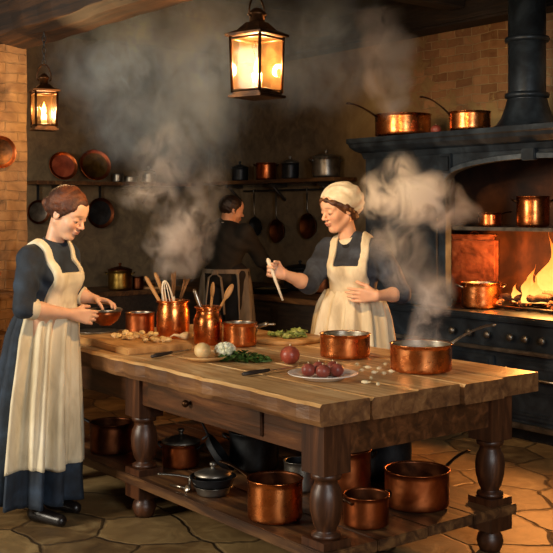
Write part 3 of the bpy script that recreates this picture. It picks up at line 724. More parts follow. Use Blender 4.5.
P = cl(us(254, 468), .13); pot('stock_pot', 'black iron pot at the back of the lower shelf', 'pot', P, .125, .19, 'dark_iron', inner='dark_iron', loops=True, hmat='dark_iron')
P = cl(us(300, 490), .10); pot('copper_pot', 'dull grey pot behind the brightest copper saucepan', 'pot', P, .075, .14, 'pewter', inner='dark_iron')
P = cl(us(219, 476), .10)
rt = pot('frying_pan', 'black skillet propped upright with its handle raised, lower shelf', 'pan', P+Vector((0, 0, .13)), .105, .035, 'dark_iron', inner='dark_iron', handle=R_(-1, 0), hl=.17, hrise=.02, hmat='dark_iron', taper=.85)
rt.location = P+cam2w(-.02, .05, .085); rt.rotation_euler = (Matrix.Rotation(.95, 3, cam2w(0, 1, 0)) ).to_euler()
utensil('ladle', 'long steel ladle lying at the front of the lower shelf', 'ladle', cl(us(163, 489), .03)+Vector((0, 0, .012)), cl(us(190, 493), .03)+Vector((0, 0, .018)), 'spoon', 'steel')

# on the mantel
P = onY(403, 5.64, HZ+.001); pot('saucepan', 'wide steaming copper saucepan on the mantel, long handle left', 'saucepan', P, .215, .175, 'copper', handle=R_(-1, -.25), hl=.23, hrise=.10, hmat='bronze', hw=.012)
P = onY(470, 5.60, HZ+.001); pot('saucepan', 'smaller copper saucepan on the mantel beside the flue pipe', 'saucepan', P, .145, .14, 'copper', handle=R_(-1, .1), hl=.20, hrise=.13, hmat='bronze', hw=.011)
b = B()
P = onY(436, 5.62, HZ+.001)
onion('dried_onion', 'small dark onion on the mantel between the two saucepans', P, .04, 'red_onion')
P = onY(444, 5.60, HZ+.001)
# hearth shelf
P = onY(490, 5.74, 1.401); pot('copper_pot', 'small copper pot on the warming shelf, left of the taller one', 'pot', P, .083, .10, 'copper', handle=R_(1, .3), hl=.08, hrise=.02, hmat='bronze')
P = onY(533, 5.76, 1.401); pot('copper_pot', 'tall two-handled copper pot on the warming shelf', 'pot', P, .112, .215, 'copper', loops=R_(1, -.1), hmat='bronze')
# boiler and pan on hob
P = onY(474, 5.99, .821); bo = empty('copper_boiler', P, YAW-.25, 'big square-sided copper boiler on the hob beneath the warming shelf', 'boiler')
b = B(); box(b, -.185, .185, -.12, .12, 0, .50); obj('tank', b, 'copper_boiler', bo, bevel=.03)
b = B(); box(b, -.17, .17, -.105, .105, .501, .515); tube(b, arc((-.04, 0, .512), (.04, 0, .512), (0, 0, .022)), .006); obj('lid', b, 'copper_dark', bo, bevel=0)
P = onY(481, 5.66, .821); pot('saucepan', 'copper pan on the hob beside the fire, in front of boiler', 'saucepan', P, .142, .185, 'copper', loops=R_(1, .1), hmat='steel')
# fire
FP = onY(541, 5.80, .821)
gt = empty('fire_grate', FP, 0, 'low iron grate holding glowing embers under the fire', 'grate')
b = B()
for i in range(9): tube(b, [(-.30+.1*i, -.14, .012), (-.30+.1*i, .16, .012)], .008, 6)
for y in (-.14, .16): tube(b, [(-.32, y, .024), (.52, y, .024)], .009, 6)
obj('bars', b, 'dark_iron', gt, smooth=True)
cmesh = []
for k in range(4):
    b = B(); bmesh.ops.create_icosphere(b, subdivisions=2, radius=1)
    for v in b.verts: v.co = Vector((v.co.x*.032, v.co.y*.026, v.co.z*.019))*random.uniform(.8, 1.2)
    me = bpy.data.meshes.new('ember'); b.to_mesh(me); b.free(); me.materials.append(M['embers' if k % 2 else 'ember_ash']); cmesh.append(me)
for k in range(46):
    o = bpy.data.objects.new('coal', cmesh[k % 4]); COL.objects.link(o)
    a = random.uniform(-1, 1); q = random.uniform(-1, 1)
    o.location = FP+Vector((.08+.36*a, .0+.13*q, .05+.045*(1-a*a)*(1-q*q)*random.uniform(.3, 1)*(1 if k % 3 else .3))); o.rotation_euler = [random.uniform(0, 3) for _ in range(3)]
    tag(o, 'glowing or ashen coal in the heap on the fire grate', 'coal', 'coals in the fire')
def log(label, p0, p1, r, group='logs in the fire'):
    p0 = Vector(p0); p1 = Vector(p1); b = B(); n = 9; pts = [p0.lerp(p1, i/n)-p0+Vector((0, 0, .008*math.sin(i*1.9))) for i in range(n+1)]
    tube(b, pts, [r*random.uniform(.85, 1.1) for _ in pts], 10); o = obj('log', b, 'log_wood', None, loc=p0); tag(o, label, 'log', group)
log('charred log sticking out towards the pan, top of the fire', FP+Vector((-.12, -.06, .15)), FP+Vector((.40, -.02, .085)), .026)
log('charred log lying low across the front of the coals', FP+Vector((-.26, -.10, .085)), FP+Vector((.16, -.09, .10)), .027)
log('short charred log at the back of the fire', FP+Vector((-.10, .10, .09)), FP+Vector((.34, .05, .12)), .03)
def flame(label, loc, h, w_, lean):
    b = B(); n = 14; prof = []
    seg = 14; rings = []
    for j in range(n+1):
        u = j/n; r = w_*(math.sin(PI*min(1, u*1.0+.12))**.8)*(1-u)**.75*(1+.18*math.sin(u*11+loc.x*30))+.0005
        cx_ = lean*u*u*h+h*.075*math.sin(u*8+loc.x*19)*u**.5; rings.append([b.verts.new((cx_+r*math.cos(a)*(1+.22*math.sin(3*a+u*6)+.12*math.sin(5*a-u*9)), r*.6*math.sin(a), u*h)) for a in (i/seg*2*PI for i in range(seg))])
    for j in range(n):
        for i in range(seg):
            k = (i+1) % seg; b.faces.new((rings[j][i], rings[j][k], rings[j+1][k], rings[j+1][i]))
    b.faces.new(rings[0]); b.faces.new(rings[-1])
    o = obj('flame', b, 'fire_flame', None, smooth=True, loc=loc, rot=(0, 0, YAW)); tag(o, label, 'flame', 'flames of the hearth fire')
dF = -sa*FP.x+ca*FP.y
FL = [(515, 300, .13, .04), (523, 300, .21, .055), (531, 300, .25, .05), (537, 301, .20, .06), (543, 302, .34, .07), (549, 302, .47, .09), (559, 302, .52, .11), (571, 302, .42, .09), (529, 304, .13, .07), (545, 305, .18, .09)]
FN = ['tiny flame at the left end of the fire', 'short forked flame beside the tiny one', 'taller pointed flame left of the big blaze', 'small flame before the pointed one', 'leaning flame next to the big blaze', 'biggest visible flame of the blaze', 'tall flame at the edge of the blaze', 'far right flame of the blaze', 'low flame licking over the coals, left side', 'low flame licking over the log']
for i, (px, py, h, w_) in enumerate(FL):
    p = at(px, py, dF+.05*(-1)**i); p.z = .821+.06; p.y = min(max(p.y, 5.70), 5.96); flame(FN[i], p, h*1.05, w_, random.uniform(-.15, .15))
l = bpy.data.lights.new('fire_glow', 'POINT'); l.energy = 105; l.color = (1, .34, .07); l.shadow_soft_size = .12
o = bpy.data.objects.new('fire_glow', l); COL.objects.link(o); o.location = FP+Vector((.10, -.12, .32))

# ------------------------------------------------------------------ lanterns
def lantern(label, P, s, hb, rz, power, chain_to, hook):
    rt = empty('lantern', P, rz, label, 'lantern')   # P = bottom centre; s = half side; hb = glass height
    b = B(); s1 = s*1.12
    box(b, -s1, s1, -s1, s1, 0, .012); box(b, -s*.95, s*.95, -s*.95, s*.95, .012, .026)
    obj('base', b, 'bronze', rt, bevel=.003)
    b = B(); z0, z1 = .026, .026+hb
    for x in (-1, 1):
        for y in (-1, 1): tube(b, [(x*s*.93, y*s*.93, z0-.005), (x*s, y*s, z1+.005)], .0075, 6)
    for z, k in ((z0+.004, .93), (z1-.004, 1)):
        q = s*k
        for (x0, y0, x1, y1) in ((-q, -q, q, -q), (q, -q, q, q), (q, q, -q, q), (-q, q, -q, -q)): tube(b, [(x0, y0, z), (x1, y1, z)], .006, 6)
    obj('frame', b, 'bronze', rt, smooth=True)
    for k in range(4):
        b = B(); R = Matrix.Rotation(k*PI/2, 4, 'Z')
        vs = [b.verts.new(R @ Vector(p)) for p in ((-s*.93, -s*.91, z0), (s*.93, -s*.91, z0), (s, -s*.98, z1), (-s, -s*.98, z1))]; b.faces.new(vs)
        obj('glass_pane', b, 'amber_glass', rt)
    b = B(); q = s*1.22; zt = z1+s*.95; w2 = s*.42
    lo = [b.verts.new((x*q, y*q, z1+.006)) for x, y in ((-1, -1), (1, -1), (1, 1), (-1, 1))]
    l2 = [b.verts.new((x*q, y*q, z1+.016)) for x, y in ((-1, -1), (1, -1), (1, 1), (-1, 1))]
    md = [b.verts.new((x*q*.62, y*q*.62, z1+s*.42)) for x, y in ((-1, -1), (1, -1), (1, 1), (-1, 1))]
    hi = [b.verts.new((x*w2, y*w2, zt-.01)) for x, y in ((-1, -1), (1, -1), (1, 1), (-1, 1))]
    for A, C_ in ((lo, l2), (l2, md), (md, hi)):
        for i in range(4): b.faces.new((A[i], A[(i+1) % 4], C_[(i+1) % 4], C_[i]))
    b.faces.new(lo); b.faces.new(hi); obj('roof', b, 'bronze', rt)
    b = B(); lathe(b, [(0, zt-.012), (w2*1.0, zt-.012), (w2*.95, zt+.018), (w2*1.25, zt+.022), (w2*1.2, zt+.03), (w2*.5, zt+.05), (0, zt+.056)], 20); obj('vent_cap', b, 'bronze', rt, smooth=True)
    b = B(); zr = zt+.05; lathe(b, [(0, z0), (s*.26, z0), (s*.26, z0+hb*.34), (0, z0+hb*.35)], 16); obj('candle', b, 'wax', rt, smooth=True)
    b = B(); f0 = z0+hb*.35; lathe(b, [(0, f0), (.010, f0+.008), (.014, f0+.022), (.009, f0+.045), (0, f0+.075)], 14); obj('flame', b, 'candle_flame', rt, smooth=True)
    # bail handle, ring and chain
    b = B(); top = hook
    hh = .085; pts = [(-w2*1.15, 0, zt+.01)]+[(-w2*1.6*math.cos(t), 0, zt+.02+hh*math.sin(t)) for t in [i/8*PI for i in range(9)]]+[(w2*1.15, 0, zt+.01)]
    tube(b, pts, .0045, 6); obj('bail', b, 'bronze', rt, smooth=True)
    b = B(); z = zt+.02+hh-.006; step = .034; k = 0; end = chain_to-P.z
    while z < end-.002:
        R = Matrix.Translation((0, 0, min(z+step*.5, end-.012))) @ Matrix.Rotation((k % 2)*PI/2, 4, 'Z')
        loop = [R @ Vector((.010*math.cos(t), 0, .021*math.sin(t))) for t in [i/10*2*PI for i in range(11)]]
        tube(b, loop, .0028, 5, cap=False); z += step; k += 1
    obj('chain', b, 'dark_iron', rt, smooth=True)
    L = bpy.data.lights.new('candle_light', 'POINT'); L.energy = power; L.color = (1, .68, .38); L.shadow_soft_size = .03
    lo_ = bpy.data.objects.new('candle_light', L); COL.objects.link(lo_); lo_.parent = rt; lo_.location = (0, 0, f0+.03)
    return rt
lantern('large bronze lantern hanging by a chain above the table', at(257, 98, 4.5), .082, .235, YAW+PI/4+.12, 125, ZC-.002, 0)
lp = onY(44, 2.56); lp.z = 1.975
lantern('smaller bronze lantern hung from the timber beam beside the pillar', lp, .062, .19, YAW+.45, 26, 2.535, 0)

# ------------------------------------------------------------------ walls' shelves and contents
def shelf_unit(name, label, x0, x1, y0, y1, z, brackets):
    rt = empty(name, ((x0+x1)/2, (y0+y1)/2, z), 0, label, 'shelf'); c = rt.location
    b = B(); box(b, x0-c.x, x1-c.x, y0-c.y, y1-c.y, -.035, 0); obj('board', b, 'shelf_wood', rt, bevel=.004)
    for (bx, by, dx, dy) in brackets:
        b = B()
        if dx: box(b, bx-c.x, bx+.20*dx-c.x, by-.02-c.y, by+.02-c.y, -.07, -.036); tube(b, [(bx+.01-c.x, by-c.y, -.2), (bx+.17-c.x, by-c.y, -.06)], .014, 6)
        else: box(b, bx-.02-c.x, bx+.02-c.x, by-.20-c.y, by-c.y, -.07, -.036); tube(b, [(bx-c.x, by-.01-c.y, -.2), (bx-c.x, by-.17-c.y, -.06)], .014, 6)
        obj('bracket', b, 'dark_wood', rt)
    return rt
ya = onX(31, XW+.15).y; ye = onX(203, XW+.15).y
SA = 1.80
shelf_unit('wall_shelf', 'long wooden plate shelf on the far wall, left of the man', XW+.002, XW+.28, ya, min(ye, YB-.32), SA, [(XW+.002, ya+.3, 1, 0), (XW+.002, ya+1.3, 1, 0), (XW+.002, ya+2.2, 1, 0)])
xa = onY(214, YB-.15).x; xb = onY(345, YB-.15).x; SB = 1.815
shelf_unit('wall_shelf', 'wooden pot shelf on the wall behind the capped woman', xa, xb, YB-.29, YB-.002, SB, [(xa+.3, YB-.002, 0, 1), ((xa+xb)/2, YB-.002, 0, 1), (xb-.3, YB-.002, 0, 1)])
def disc(name, label, cat, c, r, normal, mat, group=None, mat2=None):
    rt = empty(name, c, 0, label, cat, group); rt.rotation_euler = Vector(normal).to_track_quat('Z', 'Y').to_euler()
    b = B(); lathe(b, [(0, -.004), (r*.8, -.004), (r, .012), (r, .018), (r*.82, .006), (0, .004)], 36); obj('dish', b, mat, rt)
    b = B(); lathe(b, [(r*.80, .0075), (r*.90, .013), (r*.985, .0195), (r*1.0, .022), (r*1.015, .016), (r*1.0, .010)], 36); obj('rim', b, mat2 or mat, rt)
    return rt
for px, py, rp, m, t in ((63, 163, 14.5, 'red_clay', 'reddish round platter leaning on the far plate shelf'), (95, 161, 16, 'brass', 'larger bronze-coloured platter leaning beside the reddish one')):
    p = onX(px, XW+.12, 0, py); d = -sa*p.x+ca*p.y; r = rp*d/F; p.z = SA+r+.006
    disc('platter', t, 'platter', p, r, (1, -.15, .28), m, mat2='copper_aged')
p = onX(118, XW+.15, SA+.001); pot('jug', 'small grey cup on the plate shelf beside the bronze platter', 'cup', p, .055, .085, 'pewter', loops=None, group=None)
p = onX(131, XW+.15, SA+.001); pot('bowl', 'low grey bowl on the plate shelf near the steam', 'bowl', p, .07, .06, 'pewter')
p = onX(149, XW+.15, SA+.001); pot('lidded_jar', 'lidded grey jar on the plate shelf behind the steam', 'jar', p, .07, .10, 'pewter', lid='pewter')
for px, w_, h_, m, lid, t in ((240, .085, .13, 'dark_iron', 'dark_iron', 'black lidded jar at the left of the pot shelf'), (266, .10, .17, 'copper_aged', None, 'copper pot on the pot shelf between two black jars'), (290, .085, .15, 'dark_iron', 'pewter', 'black jar with shiny knobbed lid on the pot shelf'), (326, .125, .185, 'pewter', 'pewter', 'grey lidded pot at the right end of the pot shelf')):
    p = onY(px, YB-.15, SB+.001); pot('cooking_pot', t, 'pot', p, w_, h_, m, lid=lid, loops=R_(1, .2) if px in (266, 326) else None, hmat='bronze' if px == 266 else 'pewter')
# hanging rail
zr = onY(290, YB-.06, 0, 190).z; x0 = onY(244, YB-.06).x; x1 = onY(335, YB-.06).x
rl = empty('hanging_rail', ((x0+x1)/2, YB-.06, zr), 0, 'dark iron rail with hooks on the wall under the pot shelf', 'rail')
b = B(); tube(b, [(x0-rl.location.x, 0, 0), (x1-rl.location.x, 0, 0)], .008); 
for x in (x0+.1, x1-.1): tube(b, [(x-rl.location.x, 0, 0), (x-rl.location.x, .058, 0)], .008)
obj('bar', b, 'dark_iron', rl, smooth=True)
def hang_pan(px, pyc, rp, label, mat):
    p = onY(px, YB-.075, 0, pyc); d = -sa*p.x+ca*p.y; r = rp*d/F*1.05
    rt = empty('hanging_pan', p, 0, label, 'pan', 'pans hanging from the rail'); q = p.z
    b = B(); R = Matrix.Rotation(PI/2, 4, 'X')
    lathe(b, [(0, 0), (r*.85, 0), (r, .035), (r+.003, .037), (r-.004, .035), (r*.83, .006), (0, .006)], 30)
    bmesh.ops.transform(b, matrix=Matrix.Translation((0, .04, 0)) @ R, verts=b.verts); obj('body', b, mat, rt)
    b = B(); H = zr-q
    tube(b, [(0, .02, r*.95), (0, .0, r+.03), (0, -.0, H-.03)], [.013, .010, .012], 8, flat=.5)
    tube(b, [(0, 0, H-.03), (0, -.006, H-.0), (0, .005, H+.012), (0, .018, H+.012), (0, .022, H)], .004, 6)
    obj('handle', b, 'pewter' if mat != 'dark_iron' else 'steel', rt, smooth=True)
    return rt
hang_pan(254, 227, 9.5, 'left hanging black skillet, next to the man', 'dark_iron')
hang_pan(276, 231, 11, 'hanging dark pan above the stirring hand', 'copper_dark')
hang_pan(307, 226, 12, 'hanging copper-toned pan beside the capped face', 'copper_dark')
for px, py, rp, t in ((100, 213, 15, 'dark round pan hung on the far wall before the woman'), (38, 212, 12, 'dark round pan hung on the far wall behind her bun')):
    p = onX(px, XW+.03, 0, py); d = -sa*p.x+ca*p.y; rt = disc('wall_pan', t, 'pan', p, rp*d/F, (1, 0, 0), 'dark_iron' if px > 60 else 'pewter', mat2='copper_dark')
    b = B(); r = rp*d/F; box(b, -.012, .012, r*.9, r+.16, -.004, .004); h_ = obj('handle', b, 'dark_iron', rt)
p = onX(0, PX+.022, 0, 152); disc('copper_dish', 'dull copper dish hanging on the brick pillar', 'dish', p, .098, (1, 0, 0), 'bronze', mat2='copper_aged')
# counters
ct = empty('side_counter', (XW+.35, 4.2, 0), 0, 'low dark wooden counter along the far wall', 'counter')
b = B(); box(b, -.345, .33, -1.9, 1.1, .70, .745); obj('top', b, 'shelf_wood', ct, bevel=.005)
b = B(); box(b, -.34, .29, -1.87, 1.07, 0, .70); obj('cabinet', b, 'dark_wood', ct)
cb = empty('back_counter', (-7.8, 5.85, 0), 0, 'dark wooden worktop against the wall between man and range', 'counter')
b = B(); box(b, -1.55, 1.62, -.5, .445, .74, .785); obj('top', b, 'shelf_wood', cb, bevel=.005)
b = B(); box(b, -1.5, 1.58, -.45, .44, 0, .74); obj('cabinet', b, 'dark_wood', cb)
for k in range(4):
    b = B(); box(b, -1.4+k*.74, -.76+k*.74, -.468, -.4505, .08, .68); dd = obj('door', b, 'dark_wood', cb, bevel=.004)
    b = B(); bmesh.ops.create_uvsphere(b, u_segments=10, v_segments=8, radius=.016, matrix=Matrix.Translation((-.82+k*.74, -.484, .45))); obj('knob', b, 'bronze', dd, smooth=True)
P = onX(120, -8.85, .747); pot('brass_pot', 'dull brass pot on the low counter behind the held bowl', 'pot', P, .115, .19, 'brass', loops=R_(1, 0), hmat='brass', lid='copper_dark')
P = onX(138, -8.80, .747); pot('copper_mug', 'dark mug on the low counter beside the brass pot', 'mug', P, .055, .13, 'copper_dark')
P = onX(152, -8.82, .747)
b = B(); box(b, -.16, .16, -.1, .1, 0, .02); o = obj('small_board', b, 'board_wood', None, bevel=.004, loc=P, rot=(0, 0, YAW)); tag(o, 'small board lying on the low counter right of the dark mug', 'board')
P = onY(271, 5.55, .786); pot('frying_pan', 'dark frying pan with food on the back worktop, below the spoon', 'pan', P, .17, .045, 'dark_iron', inner='dark_iron', handle=R_(-1, -.05), hl=.24, hrise=.02, hmat='dark_iron', fill='stew', taper=.88)
P = onY(300, 5.95, .786); pot('stock_pot', 'black iron pot on the back worktop beneath the hanging pans', 'pot', P, .15, .20, 'dark_iron', lid='dark_iron', loops=R_(1, .1), hmat='dark_iron')
P = onY(322, 5.9, .786); pot('copper_pot', 'shadowed copper pot on the back worktop by the capped woman', 'pot', P, .11, .15, 'copper_dark')
# little rack on the pillar with kettle and basket
for z, t in ((1.03, 'small wooden ledge on the pillar carrying a kettle'), (.78, 'lower wooden ledge on the pillar carrying a basket')):
    rt = empty('pillar_ledge', (PX+.17, 2.33, z), 0, t, 'shelf'); b = B(); box(b, -.155, .14, -.26, .22, -.03, 0); obj('board', b, 'shelf_wood', rt, bevel=.004)
    b = B(); box(b, -.155, .08, -.02, .02, -.10, -.031); obj('bracket', b, 'dark_wood', rt)
kt = empty('kettle', (PX+.17, 2.34, 1.031), 0, 'old bronze kettle on the pillar ledge behind the woman', 'kettle')
b = B(); lathe(b, [(0, 0), (.07, 0), (.085, .03), (.08, .07), (.05, .105), (.03, .11), (.012, .118), (.014, .135), (0, .14)], 26); obj('body', b, 'copper_aged', kt)
b = B(); u = cam2w(1, 0, 0); tube(b, [u*.06+Vector((0, 0, .04)), u*.10+Vector((0, 0, .075)), u*.125+Vector((0, 0, .12))], [.018, .012, .008]); obj('spout', b, 'copper_aged', kt, smooth=True)
b = B(); tube(b, [u*-.06+Vector((0, 0, .09)), u*-.07+Vector((0, 0, .17)), u*0+Vector((0, 0, .21)), u*.06+Vector((0, 0, .17)), u*.055+Vector((0, 0, .09))], .006); obj('bail', b, 'bronze', kt, smooth=True)
bk = empty('basket', (PX+.17, 2.33, .781), 0, 'brown wicker basket on the lower pillar ledge', 'basket')
b = B(); lathe(b, [(0, 0), (.09, 0), (.10, .03), (.112, .08), (.12, .13), (.125, .135), (.115, .135), (.10, .05), (.09, .01), (0, .01)], 30, rmod=lambda a, j: 1+.02*(-1)**j*math.cos(15*a)); obj('body', b, 'wicker', bk)
# ------------------------------------------------------------------ people
def V3(*a): return np.array(a, dtype=np.float32)
def nrm(v): v = np.array(v, dtype=np.float64); return v/np.linalg.norm(v)
class Field:
    def __init__(s, lo, hi, h):
        s.h = h; s.lo = np.array(lo, float); s.n = np.ceil((np.array(hi)-s.lo)/h).astype(int)+1
        s.ax = [(s.lo[i]+h*np.arange(s.n[i])).astype(np.float32) for i in range(3)]
        s.D = np.full(s.n, 1.0, np.float32)
    def sl(s, lo, hi, m):
        a = np.clip(np.floor((np.array(lo)-m-s.lo)/s.h).astype(int), 0, s.n); b = np.clip(np.ceil((np.array(hi)+m-s.lo)/s.h).astype(int)+1, 0, s.n)
        return tuple(slice(a[i], b[i]) for i in range(3))
    def P(s, q): return s.ax[0][q[0]][:, None, None], s.ax[1][q[1]][None, :, None], s.ax[2][q[2]][None, None, :]
    def add(s, pr, k=.01, op='u'):
        fn, lo, hi = pr; q = s.sl(lo, hi, k+4*s.h)
        if any(x.stop <= x.start for x in q): return
        d = fn(*s.P(q)); A = s.D[q]
        if op == 'u':
            h_ = np.clip(.5+.5*(A-d)/k, 0, 1); s.D[q] = A*(1-h_)+d*h_-k*h_*(1-h_)
        elif op == 's':
            h_ = np.clip(.5-.5*(A+d)/k, 0, 1); s.D[q] = A*(1-h_)+(-d)*h_+k*h_*(1-h_)
    def inter(s, fn, k=.006):
        d = fn(*s.P((slice(None),)*3)); A = s.D; h_ = np.clip(.5+.5*(A-d)/k, 0, 1); s.D = d*(1-h_)+A*h_+k*h_*(1-h_)
    def wrinkle(s, amp, fr, ph=0):
        x, y, z = s.P((slice(None),)*3)
        s.D = s.D+amp*(np.sin(fr*(x+.4*z)+ph+1.7*np.sin(fr*.6*y))*np.sin(fr*.8*(z-.5*y)+1.3*np.sin(fr*.5*x+ph))+.5*np.sin(fr*1.9*(z+.6*x)+2*np.sin(fr*.8*y))).astype(np.float32)
    def mesh(s, name, smooth=1):
        D = s.D; sg = D < 0; nx, ny, nz = D.shape
        c = np.zeros((nx-1, ny-1, nz-1), np.int8)
        for dx in (0, 1):
            for dy in (0, 1):
                for dz in (0, 1): c += sg[dx:nx-1+dx, dy:ny-1+dy, dz:nz-1+dz]
        I = np.argwhere((c > 0) & (c < 8)); idx = np.full(c.shape, -1, np.int32); idx[tuple(I.T)] = np.arange(len(I))
        acc = np.zeros((len(I), 3)); cnt = np.zeros(len(I))
        co_ = [(a, b, c_) for a in (0, 1) for b in (0, 1) for c_ in (0, 1)]
        for p in co_:
            for ax in range(3):
                if p[ax]: continue
                q = list(p); q[ax] = 1
                a = D[I[:, 0]+p[0], I[:, 1]+p[1], I[:, 2]+p[2]]; b_ = D[I[:, 0]+q[0], I[:, 1]+q[1], I[:, 2]+q[2]]
                m = (a < 0) != (b_ < 0); t = np.where(m, a/np.where(m, a-b_, 1), 0)
                for k in range(3): acc[:, k] += np.where(m, p[k]+(t if k == ax else 0), 0)
                cnt += m
        V = (I+acc/cnt[:, None])*s.h+s.lo
        F_ = []
        for ax in range(3):
            u, v = (ax+1) % 3, (ax+2) % 3
            A = [slice(None)]*3; Bs = [slice(None)]*3; A[ax] = slice(0, -1); Bs[ax] = slice(1, None)
            E = sg[tuple(A)] != sg[tuple(Bs)]; G = np.argwhere(E)
            G = G[(G[:, u] > 0) & (G[:, v] > 0) & (G[:, u] < D.shape[u]-1) & (G[:, v] < D.shape[v]-1)]
            ins = sg[tuple(G.T)]
            def ix(du, dv):
                g = G.copy(); g[:, u] += du; g[:, v] += dv; return idx[tuple(g.T)]
            Q = np.stack([ix(-1, -1), ix(0, -1), ix(0, 0), ix(-1, 0)], 1); Q[~ins] = Q[~ins][:, ::-1]; F_.append(Q)
        Q = np.concatenate(F_)
        for _ in range(smooth):
            S_ = np.zeros_like(V); n_ = np.zeros(len(V))
            for k in range(4):
                a, b_ = Q[:, k], Q[:, (k+1) % 4]
                for j in range(3):
                    S_[:, j] += np.bincount(a, V[b_, j], len(V))
                n_ += np.bincount(a, minlength=len(V))
            V = V*.5+.5*S_/np.maximum(n_, 1)[:, None]
        me = bpy.data.meshes.new(name); me.vertices.add(len(V)); me.vertices.foreach_set('co', V.astype(np.float32).ravel())
        me.loops.add(Q.size); me.loops.foreach_set('vertex_index', Q.ravel().astype(np.int32))
        me.polygons.add(len(Q)); me.polygons.foreach_set('loop_start', np.arange(0, Q.size, 4, dtype=np.int32)); me.polygons.foreach_set('loop_total', np.full(len(Q), 4, np.int32))
        me.update(calc_edges=True); me.validate(); return me, V
def rc(a, b, r1, r2=None):
    a = V3(*a); b = V3(*b); r2 = r1 if r2 is None else r2; ba = b-a; bb = max(float(ba@ba), 1e-9)
    def fn(x, y, z):
        px, py, pz = x-a[0], y-a[1], z-a[2]; t = np.clip((px*ba[0]+py*ba[1]+pz*ba[2])/bb, 0, 1)
        return np.sqrt((px-ba[0]*t)**2+(py-ba[1]*t)**2+(pz-ba[2]*t)**2)-(r1+(r2-r1)*t)
    R = max(r1, r2); return fn, np.minimum(a, b)-R, np.maximum(a, b)+R
def el(c, r, R=None):
    """ellipsoid; R rows are its own axes"""
    c = V3(*c); R = np.eye(3) if R is None else np.array(R)
    def fn(x, y, z):
        p = (x-c[0], y-c[1], z-c[2]); q = [(R[i][0]*p[0]+R[i][1]*p[1]+R[i][2]*p[2]) for i in range(3)]
        k0 = np.sqrt(sum((q[i]/r[i])**2 for i in range(3))); k1 = np.sqrt(sum((q[i]/r[i]**2)**2 for i in range(3)))+1e-6
        return (k0*(k0-1)/k1).astype(np.float32)
    m = max(r); return fn, c-m, c+m
class Head:
    def __init__(s, c, fwd, up=(0, 0, 1), k=1.0):
        s.c = np.array(c, float); s.f = nrm(fwd); s.l = nrm(np.cross(up, s.f)); s.u = np.cross(s.f, s.l); s.k = k; s.R = np.array([s.f, s.l, s.u])
    def w(s, x, y, z): return s.c+s.k*(s.f*x+s.l*y+s.u*z)
    def loc(s, V): return ((V-s.c) @ s.R.T)/s.k
    def E(s, c, r): return el(s.w(*c), tuple(q*s.k for q in r), s.R)
    def C(s, a, b, r1, r2): return rc(s.w(*a), s.w(*b), r1*s.k, r2*s.k)
def add_head(F_, H, male=False):
    E, C = H.E, H.C
    F_.add(E((-.015, 0, .035), (.098, .074, .085)), .01)
    F_.add(E((.028, 0, -.025), (.062, .056, .085)), .02)
    F_.add(E((.066, 0, -.095), (.018, .020, .018)), .025)
    for s in (-1, 1):
        F_.add(C((-.012, s*.052, -.045), (.052, s*.018, -.096), .018, .013), .022)
        F_.add(E((.056, s*.034, -.022), (.026, .024, .026)), .02)
        F_.add(C((.083, s*.010, .024), (.066, s*.046, .022), .010, .008), .014)
    F_.add(E((.060, 0, .05), (.034, .048, .045)), .03)
    for s in (-1, 1): F_.add(E((.098, s*.032, .004), (.020, .019, .013)), .010, 's')
    F_.add(C((.086, 0, .012), (.110, 0, -.024), .0075, .0105), .010)
    for s in (-1, 1): F_.add(E((.098, s*.012, -.029), (.011, .008, .007)), .006)
    F_.add(E((.090, 0, -.052), (.012, .024, .0065)), .006)
    F_.add(E((.087, 0, -.0635), (.012, .020, .0075)), .006)
    for s in (-1, 1):
        F_.add(E((.0750, s*.032, .0055), (.0158, .0165, .0152)), .003)
        F_.add(E((-.010, s*.074, -.004), (.019, .008, .031)), .006); F_.add(E((-.006, s*.082, -.002), (.009, .006, .018)), .005, 's')
def head_colour(me, V, H, brow, skin=(.74, .43, .28), lip=(.55, .17, .12), lash=(.08, .04, .03), beard=None):
    p = H.loc(V); col = np.tile(np.array(skin), (len(V), 1)); x, y, z = p.T; ay = np.abs(y)
    def blend(w_, c):
        w_ = np.clip(w_, 0, 1)[:, None]; col[:] = col*(1-w_)+np.array(c)*w_
    near = (x > .03) & (np.abs(z) < .13) & (ay < .08)
    blend(near*np.exp(-(((ay-.036)/.02)**2+((z+.026)/.018)**2))*.45, (.78, .32, .22))
    blend(near*np.exp(-((y/.014)**2+((z+.026)/.012)**2))*.3, (.80, .36, .26))
    blend(near*(x > .075)*np.exp(-(((ay)/.020)**4+((z+.058)/.010)**4))*1.0, lip)
    blend(near*(x > .06)*np.exp(-(((y)/.018)**4+((z+.0575)/.0025)**2))*.8, (.30, .08, .06))
    blend(near*(x > .05)*np.exp(-(((ay-.031)/.019)**4+((z-.029+.15*(ay-.031)**1)/.0045)**2))*.9, brow)
    blend(near*(x > .07)*np.exp(-(((ay-.032)/.015)**4+((z+.0030)/.0045)**2))*1.0, lash)
    if beard is not None: blend(near*(z < -.045)*.35, beard)
    a = me.color_attributes.new('tone', 'FLOAT_COLOR', 'POINT'); a.data.foreach_set('color', np.c_[col, np.ones(len(col))].astype(np.float32).ravel())
